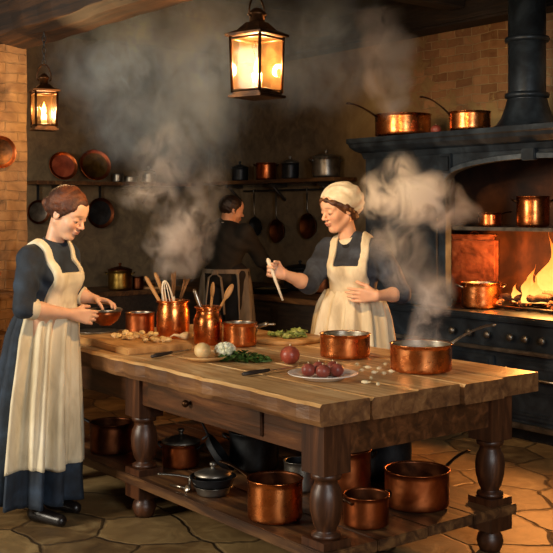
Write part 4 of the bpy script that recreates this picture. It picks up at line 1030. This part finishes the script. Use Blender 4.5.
def add_hand(F_, W, f, t, right, curl=(.35, .45, .3), spread=.0, k=1.0, thumb=.5):
    W = np.array(W, float); f = nrm(f); t = np.array(t, float); t = nrm(t-f*(t@f)); n = np.cross(t, f) if right else np.cross(f, t)
    for i in range(4):
        s = 1.5-i; K = W+(f*(.088-.004*abs(s-.5))+t*s*.0195)*k; F_.add(rc(W+t*s*.009*k, K, .0165*k, .0115*k), .012)
        L = (.072, .080, .074, .058)[i]*k; p = K; a = 0
        for j, (fr, r) in enumerate(((.45, .0095), (.30, .0088), (.25, .0078))):
            a += curl[j]*(1+.12*i); d = nrm(f*math.cos(a)+n*math.sin(a)+t*s*spread); q = p+d*L*fr; F_.add(rc(p, q, r*k, (r-.0008)*k), .0035 if j else .005); p = q
    p = W+(f*.022+t*.022+n*.006)*k; q = p+(f*.030+t*.026+n*.012)*k; F_.add(rc(p, q, .0145*k, .0115*k), .012)
    d = nrm(f*.8+t*(.35-.5*thumb)+n*thumb); r = q+d*.032*k; F_.add(rc(q, r, .0108*k, .0098*k), .005); F_.add(rc(r, r+nrm(d+n*.25)*.026*k, .0098*k, .0085*k), .004)
def loft(name, rings, parent, mat, seg=96):
    """rings: list of functions angle->(x, y, z)"""
    b = B(); R = [[b.verts.new(fn(i/seg*2*PI)) for i in range(seg)] for fn in rings]
    for j in range(len(R)-1):
        for i in range(seg):
            k = (i+1) % seg; b.faces.new((R[j][i], R[j][k], R[j+1][k], R[j+1][i]))
    b.faces.new(R[0]); return obj(name, b, mat, parent, smooth=True)
def skirt_fn(keys, face, nf, seed):
    """keys: (z, cx, cy, rf, rs) from the waist down; face = facing angle"""
    rs = random.Random(seed); ph = [rs.uniform(0, 6) for _ in range(4)]
    zs = [k[0] for k in keys][::-1]
    def at_(z, a, extra=0.0, amp=1.0):
        v = [np.interp(z, zs, [k[i] for k in keys][::-1]) for i in (1, 2, 3, 4)]
        u = (keys[0][0]-z)/(keys[0][0]-keys[-1][0]); am = (.012+.030*u**.8)*amp*min(1, u*8+.25)
        g = am*(math.cos(nf*a+ph[0]+.6*math.sin(3*u))+.55*math.cos((nf*1.6//1)*a+ph[1]+u)+.35*math.cos(int(nf*2.3)*a+ph[2]))
        rf, rs_ = v[2]+g+extra, v[3]+g+extra; x = rf*math.cos(a); y = rs_*math.sin(a)
        return (v[0]+x*math.cos(face)-y*math.sin(face), v[1]+x*math.sin(face)+y*math.cos(face), z)
    return at_
def skirt(name, keys, face, nf, seed, parent, mat):
    fn = skirt_fn(keys, face, nf, seed); z0, z1 = keys[0][0], keys[-1][0]; n = 40
    zz = [z0+(z1-z0)*i/n for i in range(n+1)]
    rings = [(lambda a, z=z: fn(z, a)) for z in zz]+[(lambda a, z=z: fn(z, a, -.012)) for z in (z1, z1+.1, z1+.3)]
    loft(name, rings, parent, mat); return fn
def apron_skirt(name, fn, ztop, zbot, a0, a1, parent, mat, nf=15, amp=.006):
    b = B(); n, m = 44, 60; G = []; H_ = []
    for j in range(n+1):
        z = ztop+(zbot-ztop)*j/n; u = j/n; r1 = []; r2 = []
        for i in range(m+1):
            a = a0+(a1-a0)*i/m; e = .013+amp*(1-.3*u)*math.cos(nf*a+1)+.003*math.sin(a*31+u*4)
            if i in (0, m): e = .004
            r1.append(b.verts.new(fn(z+.012*math.sin(a*5)*u, a, e, .9))); r2.append(b.verts.new(fn(z, a, -.004, .9)))
        G.append(r1); H_.append(r2)
    for j in range(n):
        for i in range(m):
            b.faces.new((G[j][i], G[j][i+1], G[j+1][i+1], G[j+1][i]))
    for i in range(m): b.faces.new((G[-1][i], G[-1][i+1], H_[-1][i+1], H_[-1][i]))
    for j in range(n):
        b.faces.new((G[j][0], G[j+1][0], H_[j+1][0], H_[j][0])); b.faces.new((G[j][-1], G[j+1][-1], H_[j+1][-1], H_[j][-1]))
    return obj(name, b, mat, parent, smooth=True)
class Torso:
    """frame: f forward, l the person's left, in the floor plane"""
    def __init__(s, C, face, lean=(0, 0)):
        s.C = np.array(C, float); s.f = V3(math.cos(face), math.sin(face), 0); s.l = V3(-math.sin(face), math.cos(face), 0); s.face = face
        s.R = np.array([s.f, s.l, [0, 0, 1]])
    def w(s, f, l, z): return s.C+s.f*f+s.l*l+V3(0, 0, z)
    def uvz(s, x, y, z):
        px, py = x-s.C[0], y-s.C[1]; return px*s.f[0]+py*s.f[1], px*s.l[0]+py*s.l[1], z-s.C[2]
def add_torso(F_, T, waist, g=0.0, bust=True, sh=.155, k=.03):
    """T.C is the shoulder centre; waist = (f, l, z) offset of the waist"""
    F_.add(el(T.w(waist[0]*.35, 0, -.10), (.098+g, sh-.005+g, .155+g), T.R), k)
    F_.add(el(T.w(*waist), (.085+g, .118+g, .13+g), T.R), .05)
    F_.add(rc(T.w(0, -sh+.03, .0), T.w(0, sh-.03, .0), .052+g), .04)
    F_.add(rc(T.w(0, -.03, .02), T.w(.01, .03, .05), .05+g), .05)
    if bust:
        for s in (-1, 1): F_.add(el(T.w(.075+waist[0]*.3, s*.062, -.10), (.052+g, .058+g, .058+g)), .035)
def finish(name, fld, parent, mat, smooth=1):
    me, V = fld.mesh(name, smooth); o = link(name, me, parent, [mat]); return o, V
def eyes(parent, H, col='iris'):
    for s in (-1, 1):
        b = B(); c = H.w(.0735, s*.032, .0015); ell(b, c, (.0145*H.k,)*3, 14, 10)
        e = obj('eye', b, 'eye_white', parent, smooth=True)
        b = B(); ell(b, H.w(.0832, s*.032, -.0050), (.0056*H.k,)*3, 10, 8); obj('iris', b, col, e, smooth=True)
def collar(parent, c, ax, r, h, mat, name='collar'):
    b = B(); lathe(b, [(r, 0), (r+.004, h*.4), (r-.002, h), (r+.006, h+.004), (r+.012, h*.4), (r+.012, -.004)], 30)
    q = Vector(ax).to_track_quat('Z', 'Y').to_matrix().to_4x4(); bmesh.ops.transform(b, matrix=Matrix.Translation(c) @ q, verts=b.verts)
    return obj(name, b, mat, parent, smooth=True)
def cuff(parent, a, b_, r, mat, name='cuff'):
    b = B(); a = Vector(a); b_ = Vector(b_); tube(b, [a.lerp(b_, t) for t in (0, .15, .5, .85, 1)], [r*.93, r*1.05, r*1.0, r*1.06, r*.9], 20); return obj(name, b, mat, parent, smooth=True)
def shoe(parent, x, y, a):
    F_ = Field((x-.2, y-.2, -.01), (x+.2, y+.2, .16), .006); d = V3(math.cos(a), math.sin(a), 0); p = V3(x, y, 0)
    F_.add(rc(p-d*.06+V3(0, 0, .04), p+d*.10+V3(0, 0, .028), .038, .030), .01); F_.add(rc(p-d*.06+V3(0, 0, .05), p-d*.06+V3(0, 0, .11), .038, .036), .02)
    F_.inter(lambda X, Y, Z: -(Z-.003)+0*X+0*Y, .004); finish('shoe', F_, parent, 'leather')
class Clip:   # helpers for cutting regions
    pass
def person(name_label, px, d, cat='woman'):
    p = at(px, 500, d); return empty('person', (p.x, p.y, 0), YAW, name_label, 'person')

# ---- woman at the left, holding the bowl
W1 = person('woman in dark blue dress and long cream apron, holding a bowl', 45, 5.15)
face = math.radians(-30); T = Torso((.020, 0, 1.288), face); waist = (.012, 0, -.23)
H1 = Head((.117, -.032, 1.500), (.84, -.34, -.44), k=1.0)
Sn, Sf = np.array([-.050, -.130, 1.280]), np.array([.092, .130, 1.280])
En, Ef = np.array([-.050, -.235, 1.055]), np.array([.105, .225, 1.085])
Wn, Wf = np.array([.155, -.090, 1.010]), np.array([.215, .200, 1.058])
Fb = Field((-.25, -.28, 0), (.40, .42, 1.66), .0048)
add_torso(Fb, T, waist, -.012)
Fb.add(rc((.038, 0, 1.33), H1.w(-.026, 0, -.05), .047, .043), .03)
add_head(Fb, H1)
for s, e, w_ in ((Sn, En, Wn), (Sf, Ef, Wf)):
    Fb.add(rc(s, e, .043, .038), .03); m_ = e+(w_-e)*.35; Fb.add(rc(e, m_, .038, .037), .02); Fb.add(rc(m_, w_, .037, .0235), .02)
add_hand(Fb, Wn, (.86, .45, -.20), (-.1, 0, 1), True, (.25, .45, .35), .03, .96)
add_hand(Fb, Wf, (.90, -.42, -.10), (0, -1, .25), False, (.22, .45, .40), .08, .96)
for s in (-1, 1): Fb.add(rc((-.0, s*.08, .98), (-.02, s*.08, .5), .075, .05), .05); Fb.add(rc((-.02, s*.08, .5), (-.03, s*.08, .09), .05, .035), .03)
me, V = Fb.mesh('body', 1); head_colour(me, V, H1, (.20, .09, .04)); link('body', me, W1, ['skin'])
eyes(W1, H1)
Fd = Field((-.25, -.30, .90), (.25, .33, 1.42), .0062); add_torso(Fd, T, waist, .010)
for s, e in ((Sn, En), (Sf, Ef)):
    Fd.add(rc(s+V3(0, 0, .005), s+(e-s)*.5, .056, .056), .03); Fd.add(rc(s+(e-s)*.5, e, .056, .048), .02)
ce = En+(Wn-En)*.14; Fd.add(rc(En, ce, .052, .046), .015); ce2 = Ef+(Wf-Ef)*.14; Fd.add(rc(Ef, ce2, .050, .045), .015)
Fa = Field(Fd.lo, Fd.lo+(Fd.n-1)*Fd.h, Fd.h); add_torso(Fa, T, waist, .010)
Fd.wrinkle(.0028, 42, 1); finish('dress_bodice', Fd, W1, 'navy')
def bib(Ff, T, ztop, zbot, hw, sw, so, off=.013):
    Ff.D = Ff.D-off
    def reg(x, y, z):
        u, v, q = T.uvz(x, y, z); v0 = v+0*z; av = np.abs(v)
        d1 = np.maximum(np.maximum(av-hw-.10*(ztop-q)*0, q-ztop), zbot-q); d1 = np.maximum(d1, -u+.0)
        so_ = so+0*q; d2 = np.maximum(np.abs(av-so)-sw, zbot-q); d2 = np.maximum(d2, -(u+.10)) ; d2 = np.maximum(d2, -1.0+0*q)
        d3 = np.abs(q-zbot-.018)-.02+0*u+0*v
        return np.minimum(np.minimum(d1, d2), d3).astype(np.float32)
    Ff.inter(reg, .004)
bib(Fa, T, -.075, -.26, .105, .019, .088); Fa.wrinkle(.0012, 60, 2); ap, _ = finish('apron_bib', Fa, W1, 'linen')
keys = [(1.07, .025, 0, .100, .128), (1.0, .005, 0, .125, .150), (.90, -.015, 0, .145, .16), (.6, -.04, 0, .172, .18), (.3, -.055, 0, .188, .19), (.085, -.065, 0, .196, .20)]
fn1 = skirt('skirt', keys, face, 11, 3, W1, 'navy')
apron_skirt('apron_skirt', fn1, 1.062, .265, math.radians(-92), math.radians(88), W1, 'linen')
b = B(); q0 = [Vector(fn1(1.055, math.radians(180+t), .02)) for t in (-8, 8)]
for s, q in zip((-1, 1), q0):
    tube(b, [q, q+Vector((-.03, s*.02, -.05)), q+Vector((-.05, s*.03, -.25)), q+Vector((-.06, s*.04, -.42))], [.008, .016, .018, .012], 8, flat=.35)
obj('apron_strings', b, 'linen', W1, smooth=True)
collar(W1, (.040, 0, 1.348), H1.w(-.026, 0, -.05)-np.array([.038, 0, 1.34]), .049, .022, 'navy')
cuff(W1, ce-.01*nrm(Wn-En), ce+nrm(Wn-En)*.035, .048, 'linen'); cuff(W1, ce2, ce2+nrm(Wf-Ef)*.035, .046, 'linen')
shoe(W1, .03, -.135, face); shoe(W1, .06, .08, face)
Fh = Field(H1.c-.2, H1.c+.2, .005)
Fh.add(H1.E((-.018, 0, .042), (.109, .086, .098)), .01)
def hairline(Hd, off=0.0):
    def fn(x, y, z):
        p = [x-Hd.c[0], y-Hd.c[1], z-Hd.c[2]]; X_ = sum(Hd.f[i]*p[i] for i in range(3))/Hd.k; Y_ = sum(Hd.l[i]*p[i] for i in range(3))/Hd.k; Z_ = sum(Hd.u[i]*p[i] for i in range(3))/Hd.k
        return ((.78*(X_-.012-off)-.63*(Z_+.004)+.9*np.abs(Y_)*.10-.004)*Hd.k).astype(np.float32)
    return fn
Fh.inter(hairline(H1, .010), .008)
for s in (-1, 1):  # strands swept over the temples to the bun
    Fh.add(rc(H1.w(.055, s*.055, .055), H1.w(-.02, s*.080, .030), .012, .016), .012); Fh.add(rc(H1.w(-.02, s*.080, .030), H1.w(-.09, s*.035, -.01), .016, .02), .014)
Fh.add(rc(H1.w(.070, .0, .088), H1.w(-.02, 0, .124), .016, .018), .015)
Fh.add(H1.E((-.118, 0, .004), (.036, .040, .036)), .008); Fh.wrinkle(.0016, 190, 0); finish('hair', Fh, W1, 'auburn')
# the bowl in her hands
bw = empty('bowl', W1.matrix_world @ Vector((0, 0, 0)), 0, 'copper bowl with dark rim held by the woman at left', 'bowl')
bpos = Matrix.Translation(W1.location) @ Matrix.Rotation(YAW, 4, 'Z') @ Vector((.290, .075, .938)); bw.location = bpos
b = B(); lathe(b, [(0, 0), (.030, 0), (.034, .006), (.058, .022), (.074, .05), (.080, .078), (.077, .078), (.070, .05), (.054, .026), (.03, .012), (0, .010)], 36, mis=[0]*5+[1]*5); obj('body', b, ['copper_aged', 'dark_iron'], bw)
b = B(); lathe(b, [(.078, .070), (.083, .074), (.084, .082), (.079, .085), (.074, .080)], 36); obj('rim', b, 'pewter', bw)

# ---- woman at the right, stirring
W2 = person('woman in white cap, slate dress and cream bib apron, stirring with spoon', 352, 5.95)
face = math.radians(-110); T = Torso((.004, 0, 1.288), face); waist = (.01, 0, -.23)
H2 = Head((-.078, -.035, 1.522), (-.80, -.50, -.24), k=1.06)
SR, SL = T.w(0, -.150, -.004), T.w(0, .150, -.004)
ER, EL = np.array([-.250, -.10, 1.10]), np.array([.268, -.10, 1.045])
WR, WL = np.array([-.395, -.235, 1.165]), np.array([.120, -.225, 1.045])
Fb = Field((-.56, -.42, 0), (.36, .20, 1.68), .0050)
add_torso(Fb, T, waist, -.012)
Fb.add(rc((-.012, -.01, 1.32), H2.w(-.022, 0, -.05), .054, .049), .03)
add_head(Fb, H2)
for s, e, w_ in ((SR, ER, WR), (SL, EL, WL)):
    Fb.add(rc(s, e, .045, .040), .03); m_ = e+(w_-e)*.35; Fb.add(rc(e, m_, .040, .039), .02); Fb.add(rc(m_, w_, .039, .026), .02)
add_hand(Fb, WR, (-.86, -.25, .30), (.2, .1, 1), True, (1.0, 1.25, .9), 0, 1.03, .9)
add_hand(Fb, WL, (-.98, -.02, .02), (0, -.15, 1), False, (.10, .25, .25), .04, 1.05, .15)
for s in (-1, 1): Fb.add(rc((s*.08, 0, .98), (s*.08, 0, .5), .075, .05), .05); Fb.add(rc((s*.08, 0, .5), (s*.08, 0, .09), .05, .035), .03)
me, V = Fb.mesh('body', 1); head_colour(me, V, H2, (.18, .09, .05)); link('body', me, W2, ['skin'])
eyes(W2, H2)
Fd = Field((-.36, -.28, .90), (.38, .22, 1.40), .0062); add_torso(Fd, T, waist, .012)
for s, e, w_ in ((SR, ER, WR), (SL, EL, WL)):
    Fd.add(rc(s+V3(0, 0, .008), s+(e-s)*.5, .066, .066), .03); Fd.add(rc(s+(e-s)*.5, e, .066, .056), .02); Fd.add(rc(e, e+(w_-e)*.16, .056, .048), .015)
Fa = Field(Fd.lo, Fd.lo+(Fd.n-1)*Fd.h, Fd.h); add_torso(Fa, T, waist, .012)
Fd.wrinkle(.003, 40, 3); finish('dress_bodice', Fd, W2, 'slate')
bib(Fa, T, -.085, -.26, .105, .022, .094); Fa.wrinkle(.0016, 55, 2); finish('apron_bib', Fa, W2, 'linen')
keys = [(1.065, .004, 0, .108, .135), (1.0, .004, 0, .140, .170), (.90, .004, 0, .165, .195), (.6, .0, 0, .21, .235), (.3, .0, 0, .235, .26), (.045, .0, 0, .25, .27)]
fn2 = skirt('skirt', keys, face, 12, 5, W2, 'slate')
apron_skirt('apron_skirt', fn2, 1.06, .22, math.radians(-105), math.radians(105), W2, 'linen', 19, .010)
collar(W2, (-.012, -.01, 1.335), H2.w(-.022, 0, -.05)-np.array([-.012, -.01, 1.33]), .056, .026, 'cap_linen')
collar(W2, (-.010, -.01, 1.318), H2.w(-.022, 0, -.05)-np.array([-.012, -.01, 1.33]), .064, .012, 'black_cloth', 'neckband')
shoe(W2, -.09, -.10, face); shoe(W2, .09, -.10, face)
Fh = Field(H2.c-.2, H2.c+.2, .005); Fh.add(H2.E((-.020, 0, .036), (.106, .083, .092)), .01); Fh.inter(hairline(H2, .014), .008)
for s in (-1, 1): Fh.add(rc(H2.w(.060, s*.055, .052), H2.w(.0, s*.078, .012), .013, .017), .012); Fh.add(rc(H2.w(.0, s*.078, .012), H2.w(-.06, s*.055, -.045), .016, .02), .014)
Fh.add(rc(H2.w(-.06, -.04, -.05), H2.w(-.06, .04, -.05), .026, .026), .014)
Fh.add(rc(H2.w(.082, -.02, .072), H2.w(.082, .02, .072), .013, .013), .014)
for s in (-1, 1): Fh.add(rc(H2.w(.082, s*.02, .072), H2.w(.060, s*.055, .050), .013, .014), .012); Fh.wrinkle(.0015, 140, 0); finish('hair', Fh, W2, 'brown_hair')
Fc = Field(H2.c-.24, H2.c+.24, .006); Fc.add(H2.E((-.030, 0, .054), (.118, .098, .092)), .01)
Fc.add(H2.E((-.085, 0, .022), (.072, .080, .078)), .03)
def capline(x, y, z):
    p = [x-H2.c[0], y-H2.c[1], z-H2.c[2]]; X_ = sum(H2.f[i]*p[i] for i in range(3)); Z_ = sum(H2.u[i]*p[i] for i in range(3))
    return (.72*(X_-.004)-.70*(Z_-.012)).astype(np.float32)
Fc.inter(capline, .01)
xa_, ya_, za_ = Fc.P((slice(None),)*3)
pp = [xa_-H2.c[0], ya_-H2.c[1], za_-H2.c[2]]; Yh = sum(H2.l[i]*pp[i] for i in range(3)); Xh = sum(H2.f[i]*pp[i] for i in range(3)); Zh = sum(H2.u[i]*pp[i] for i in range(3))
Fc.D = Fc.D+(.0032*np.sin(13*np.arctan2(Yh, Zh+.02)+4*np.sin(25*Xh))).astype(np.float32)
finish('cap', Fc, W2, 'cap_linen')
# wooden spoon in her hand
W2m = Matrix.Translation(W2.location) @ Matrix.Rotation(YAW, 4, 'Z')
grip = W2m @ Vector((-.458, -.293, 1.185)); 
sp0 = W2m @ Vector((-.400, -.30, 1.025)); sp1 = grip+(grip-sp0).normalized()*.075
utensil('stirring_spoon', 'pale wooden stick spoon gripped upright by the woman in the cap', 'spoon', sp0, sp1, 'handle', 'pale_wood')

# ---- man at the back
W3 = person('man in black jacket seen from behind, grey apron tied at waist', 226, 8.6)
face = math.radians(62); T = Torso((.0, 0, 1.335), face); waist = (-.02, 0, -.28)
H3 = Head((.045, .03, 1.515), (.86, .42, -.20), k=1.0)
SR, SL = T.w(0, -.185, -.01), T.w(0, .185, -.01)
ER, EL = np.array([.30, .03, 1.10]), np.array([-.16, .34, 1.12])
WR, WL = np.array([.40, .26, 1.0]), np.array([.04, .46, 1.0])
Fb = Field((-.30, -.28, 0), (.58, .66, 1.66), .0075)
add_torso(Fb, T, waist, -.01, False, .185)
Fb.add(rc((.0, 0, 1.36), H3.w(-.022, 0, -.05), .058, .054), .03); add_head(Fb, H3, True)
for s, e, w_ in ((SR, ER, WR), (SL, EL, WL)):
    Fb.add(rc(s, e, .05, .042), .03); Fb.add(rc(e, w_, .040, .027), .02)
add_hand(Fb, WR, (.5, .7, -.4), (-.5, .2, .8), True, (.5, .6, .5), 0, 1.08); add_hand(Fb, WL, (.7, .55, -.4), (.3, -.5, .8), False, (.5, .6, .5), 0, 1.08)
for s in (-1, 1):
    c = T.l*s*.09; Fb.add(rc((c[0], c[1], .95), (c[0], c[1], .5), .08, .055), .05); Fb.add(rc((c[0], c[1], .5), (c[0], c[1], .08), .055, .04), .03)
me, V = Fb.mesh('body', 1); head_colour(me, V, H3, (.06, .04, .03), skin=(.62, .34, .20), beard=(.2, .12, .08)); link('body', me, W3, ['skin'])
Fd = Field((-.34, -.34, .86), (.48, .56, 1.46), .008); add_torso(Fd, T, waist, .022, False, .185)
Fd.add(el(T.w(-.02, 0, -.38), (.125, .165, .10), T.R), .05)
for s, e, w_ in ((SR, ER, WR), (SL, EL, WL)): Fd.add(rc(s, e, .075, .062), .04); Fd.add(rc(e, w_+(w_-e)*-.12, .060, .046), .02)
Fd.wrinkle(.004, 30, 3); finish('jacket', Fd, W3, 'jacket')
for s in (-1, 1):
    c = T.l*s*.09; Fl = Field((c[0]-.16, c[1]-.16, .05), (c[0]+.16, c[1]+.16, 1.1), .010)
    Fl.add(rc((c[0], c[1], .98), (c[0], c[1], .5), .115, .085), .04); Fl.add(rc((c[0], c[1], .5), (c[0], c[1], .11), .085, .065), .04); Fl.wrinkle(.004, 24, s); finish('trouser_leg', Fl, W3, 'black_cloth')
    shoe(W3, c[0]+T.f[0]*.04, c[1]+T.f[1]*.04, face)
k3 = [(1.02, .0, 0, .155, .185), (.9, .0, 0, .16, .195), (.6, 0, 0, .165, .21), (.3, 0, 0, .17, .22)]
fn3 = skirt_fn(k3, face, 9, 8)
apron_skirt('apron', fn3, 1.015, .36, math.radians(-128), math.radians(128), W3, 'grey_linen', 12, .010)
b = B(); pts = [Vector(fn3(1.0, math.radians(a), .014)) for a in range(0, 361, 10)]
for i in range(36):
    p, q = pts[i], pts[i+1]; vs = [b.verts.new(v) for v in (p, q, q+Vector((0, 0, .035)), p+Vector((0, 0, .035)))]; b.faces.new(vs)
bmesh.ops.remove_doubles(b, verts=b.verts, dist=1e-4); q = Vector(fn3(1.01, PI, .02))
ell(b, q, (.035, .02, .025), 10, 8)
for s in (-1, 1): tube(b, [q, q+Vector((s*.05, -.02, -.04)), q+Vector((s*.07, -.03, -.20)), q+Vector((s*.08, -.03, -.34))], [.01, .02, .022, .018], 8, flat=.3)
obj('apron_ties', b, 'grey_linen', W3, smooth=True)
collar(W3, (.004, .0, 1.372), H3.w(-.022, 0, -.05)-np.array([.0, 0, 1.36]), .062, .032, 'ceramic')
Fh = Field(H3.c-.2, H3.c+.2, .006); Fh.add(H3.E((-.018, 0, .038), (.106, .082, .092)), .01); Fh.inter(hairline(H3, .0), .008)
for s in (-1, 1): Fh.add(rc(H3.w(.0, s*.072, .02), H3.w(.004, s*.072, -.02), .011, .008), .01)
Fh.wrinkle(.0025, 120, 0); finish('hair', Fh, W3, 'black_hair')

# ------------------------------------------------------------------ steam and smoke
def plume(name, label, blobs, dens, col=(.85, .88, .9), warp=.10, nscale=5.0, seed=0.0, thr=.42):
    """blobs: (px, py, depth, radius_across, radius_up, strength)"""
    t = NT(name+'_vapour'); t.t.nodes.remove(t.b)
    src = t.tc.outputs['Object']
    nz = t.n('TexNoise'); nz.inputs['Scale'].default_value = 3.2; nz.inputs['Detail'].default_value = 2
    mp = t.map((1, 1, .8), src=src, loc=(seed, seed*.7, 0)); t.l(mp, nz.inputs['Vector'])
    vm = t.n('VectorMath', operation='MULTIPLY_ADD'); vm.inputs[1].default_value = (warp*2,)*3; t.l(nz.outputs['Color'], vm.inputs[0])
    sb = t.n('VectorMath', operation='SUBTRACT'); sb.inputs[1].default_value = (warp,)*3; t.l(src, sb.inputs[0]); t.l(sb.outputs[0], vm.inputs[2])
    tot = None; lo = Vector((9, 9, 9)); hi = -lo
    P0 = at(*blobs[0][:3])
    for px, py, d, ra, ru, st in blobs:
        c = at(px, py, d)
        for i in range(3):
            q = (ra, ra, ru)[i]*1.15+warp; lo[i] = min(lo[i], c[i]-q); hi[i] = max(hi[i], c[i]+q)
        c = c-P0
        s_ = t.n('VectorMath', operation='SUBTRACT'); s_.inputs[1].default_value = c; t.l(vm.outputs[0], s_.inputs[0])
        m = t.n('VectorMath', operation='MULTIPLY'); m.inputs[1].default_value = (1/ra, 1/ra, 1/ru); t.l(s_.outputs[0], m.inputs[0])
        ln = t.n('VectorMath', operation='LENGTH'); t.l(m.outputs[0], ln.inputs[0])
        v = t.math('MULTIPLY', t.math('SUBTRACT', 1.0, ln.outputs['Value'], True), st*1.25)
        tot = v if tot is None else t.math('MAXIMUM', tot, v)
    f = t.noise(t.map((1, 1, .75), src=vm.outputs[0], loc=(seed, 0, seed)), nscale, 5, .9, .62)
    k = t.math('MULTIPLY', t.math('SUBTRACT', f, thr), 4.5, True)
    de = t.math('MULTIPLY', t.math('MULTIPLY', tot, k), dens)
    vs = t.n('VolumeScatter'); vs.inputs['Color'].default_value = (*col, 1); vs.inputs['Anisotropy'].default_value = 0.1
    t.l(de, vs.inputs['Density']); t.l(vs.outputs[0], t.out.inputs['Volume'])
    b = B(); lo -= P0; hi -= P0
    lo.x = max(lo.x, XW+.01-P0.x); hi.y = min(hi.y, YB-.01-P0.y); hi.z = min(hi.z, ZC-.2-P0.z)
    box(b, lo.x, hi.x, lo.y, hi.y, lo.z, hi.z)
    o = obj(name, b, [t.m], None, loc=P0); tag(o, label, 'steam', kind='stuff'); return o
plume('steam', 'pale steam rolling up from the saucepan at the table corner',
      [(424, 338, 4.65, .12, .11, 1.4), (426, 315, 4.65, .11, .15, 1.4), (432, 288, 4.7, .12, .15, 1.3), (412, 262, 4.75, .13, .14, .6), (398, 240, 4.8, .15, .14, .6), (398, 205, 4.85, .22, .13, 1.3), (428, 196, 4.9, .21, .14, 1.3), (455, 212, 4.95, .14, .12, .9), (385, 188, 4.9, .14, .10, .8), (408, 172, 4.9, .12, .09, .6)], 14, (.86, .87, .84), .13, 8.5, 1.3, .43)
plume('steam', 'white steam wisps rising from the largest utensil jar',
      [(174, 272, 6.0, .14, .12, .8), (176, 248, 6.1, .22, .16, 1.1), (186, 222, 6.2, .23, .17, 1.1), (152, 196, 6.3, .22, .14, 1.0), (166, 160, 6.4, .22, .22, .7), (205, 185, 6.3, .16, .2, .4)], 10, (.84, .88, .90), .16, 7.5, 4.1, .445)
plume('smoke', 'blue-grey smoke drifting up to the ceiling between lantern and pillar',
      [(170, 110, 7.0, .6, .55, .9), (150, 50, 7.0, .8, .6, 1.1), (200, 40, 7.0, .6, .6, 1.0), (120, 100, 7.2, .45, .35, .5), (300, 50, 7.4, .8, .5, .4)], 4.2, (.42, .68, 1.0), .28, 3.4, 7.7, .40)
plume('steam', 'grey steam rising from the wide saucepan on the mantel',
      [(392, 102, 7.75, .15, .12, 1.0), (386, 80, 7.75, .20, .19, 1.1), (388, 48, 7.75, .24, .22, 1.1), (378, 15, 7.8, .2, .2, .6)], 10, (.86, .85, .84), .10, 5.5, 2.2, .40)
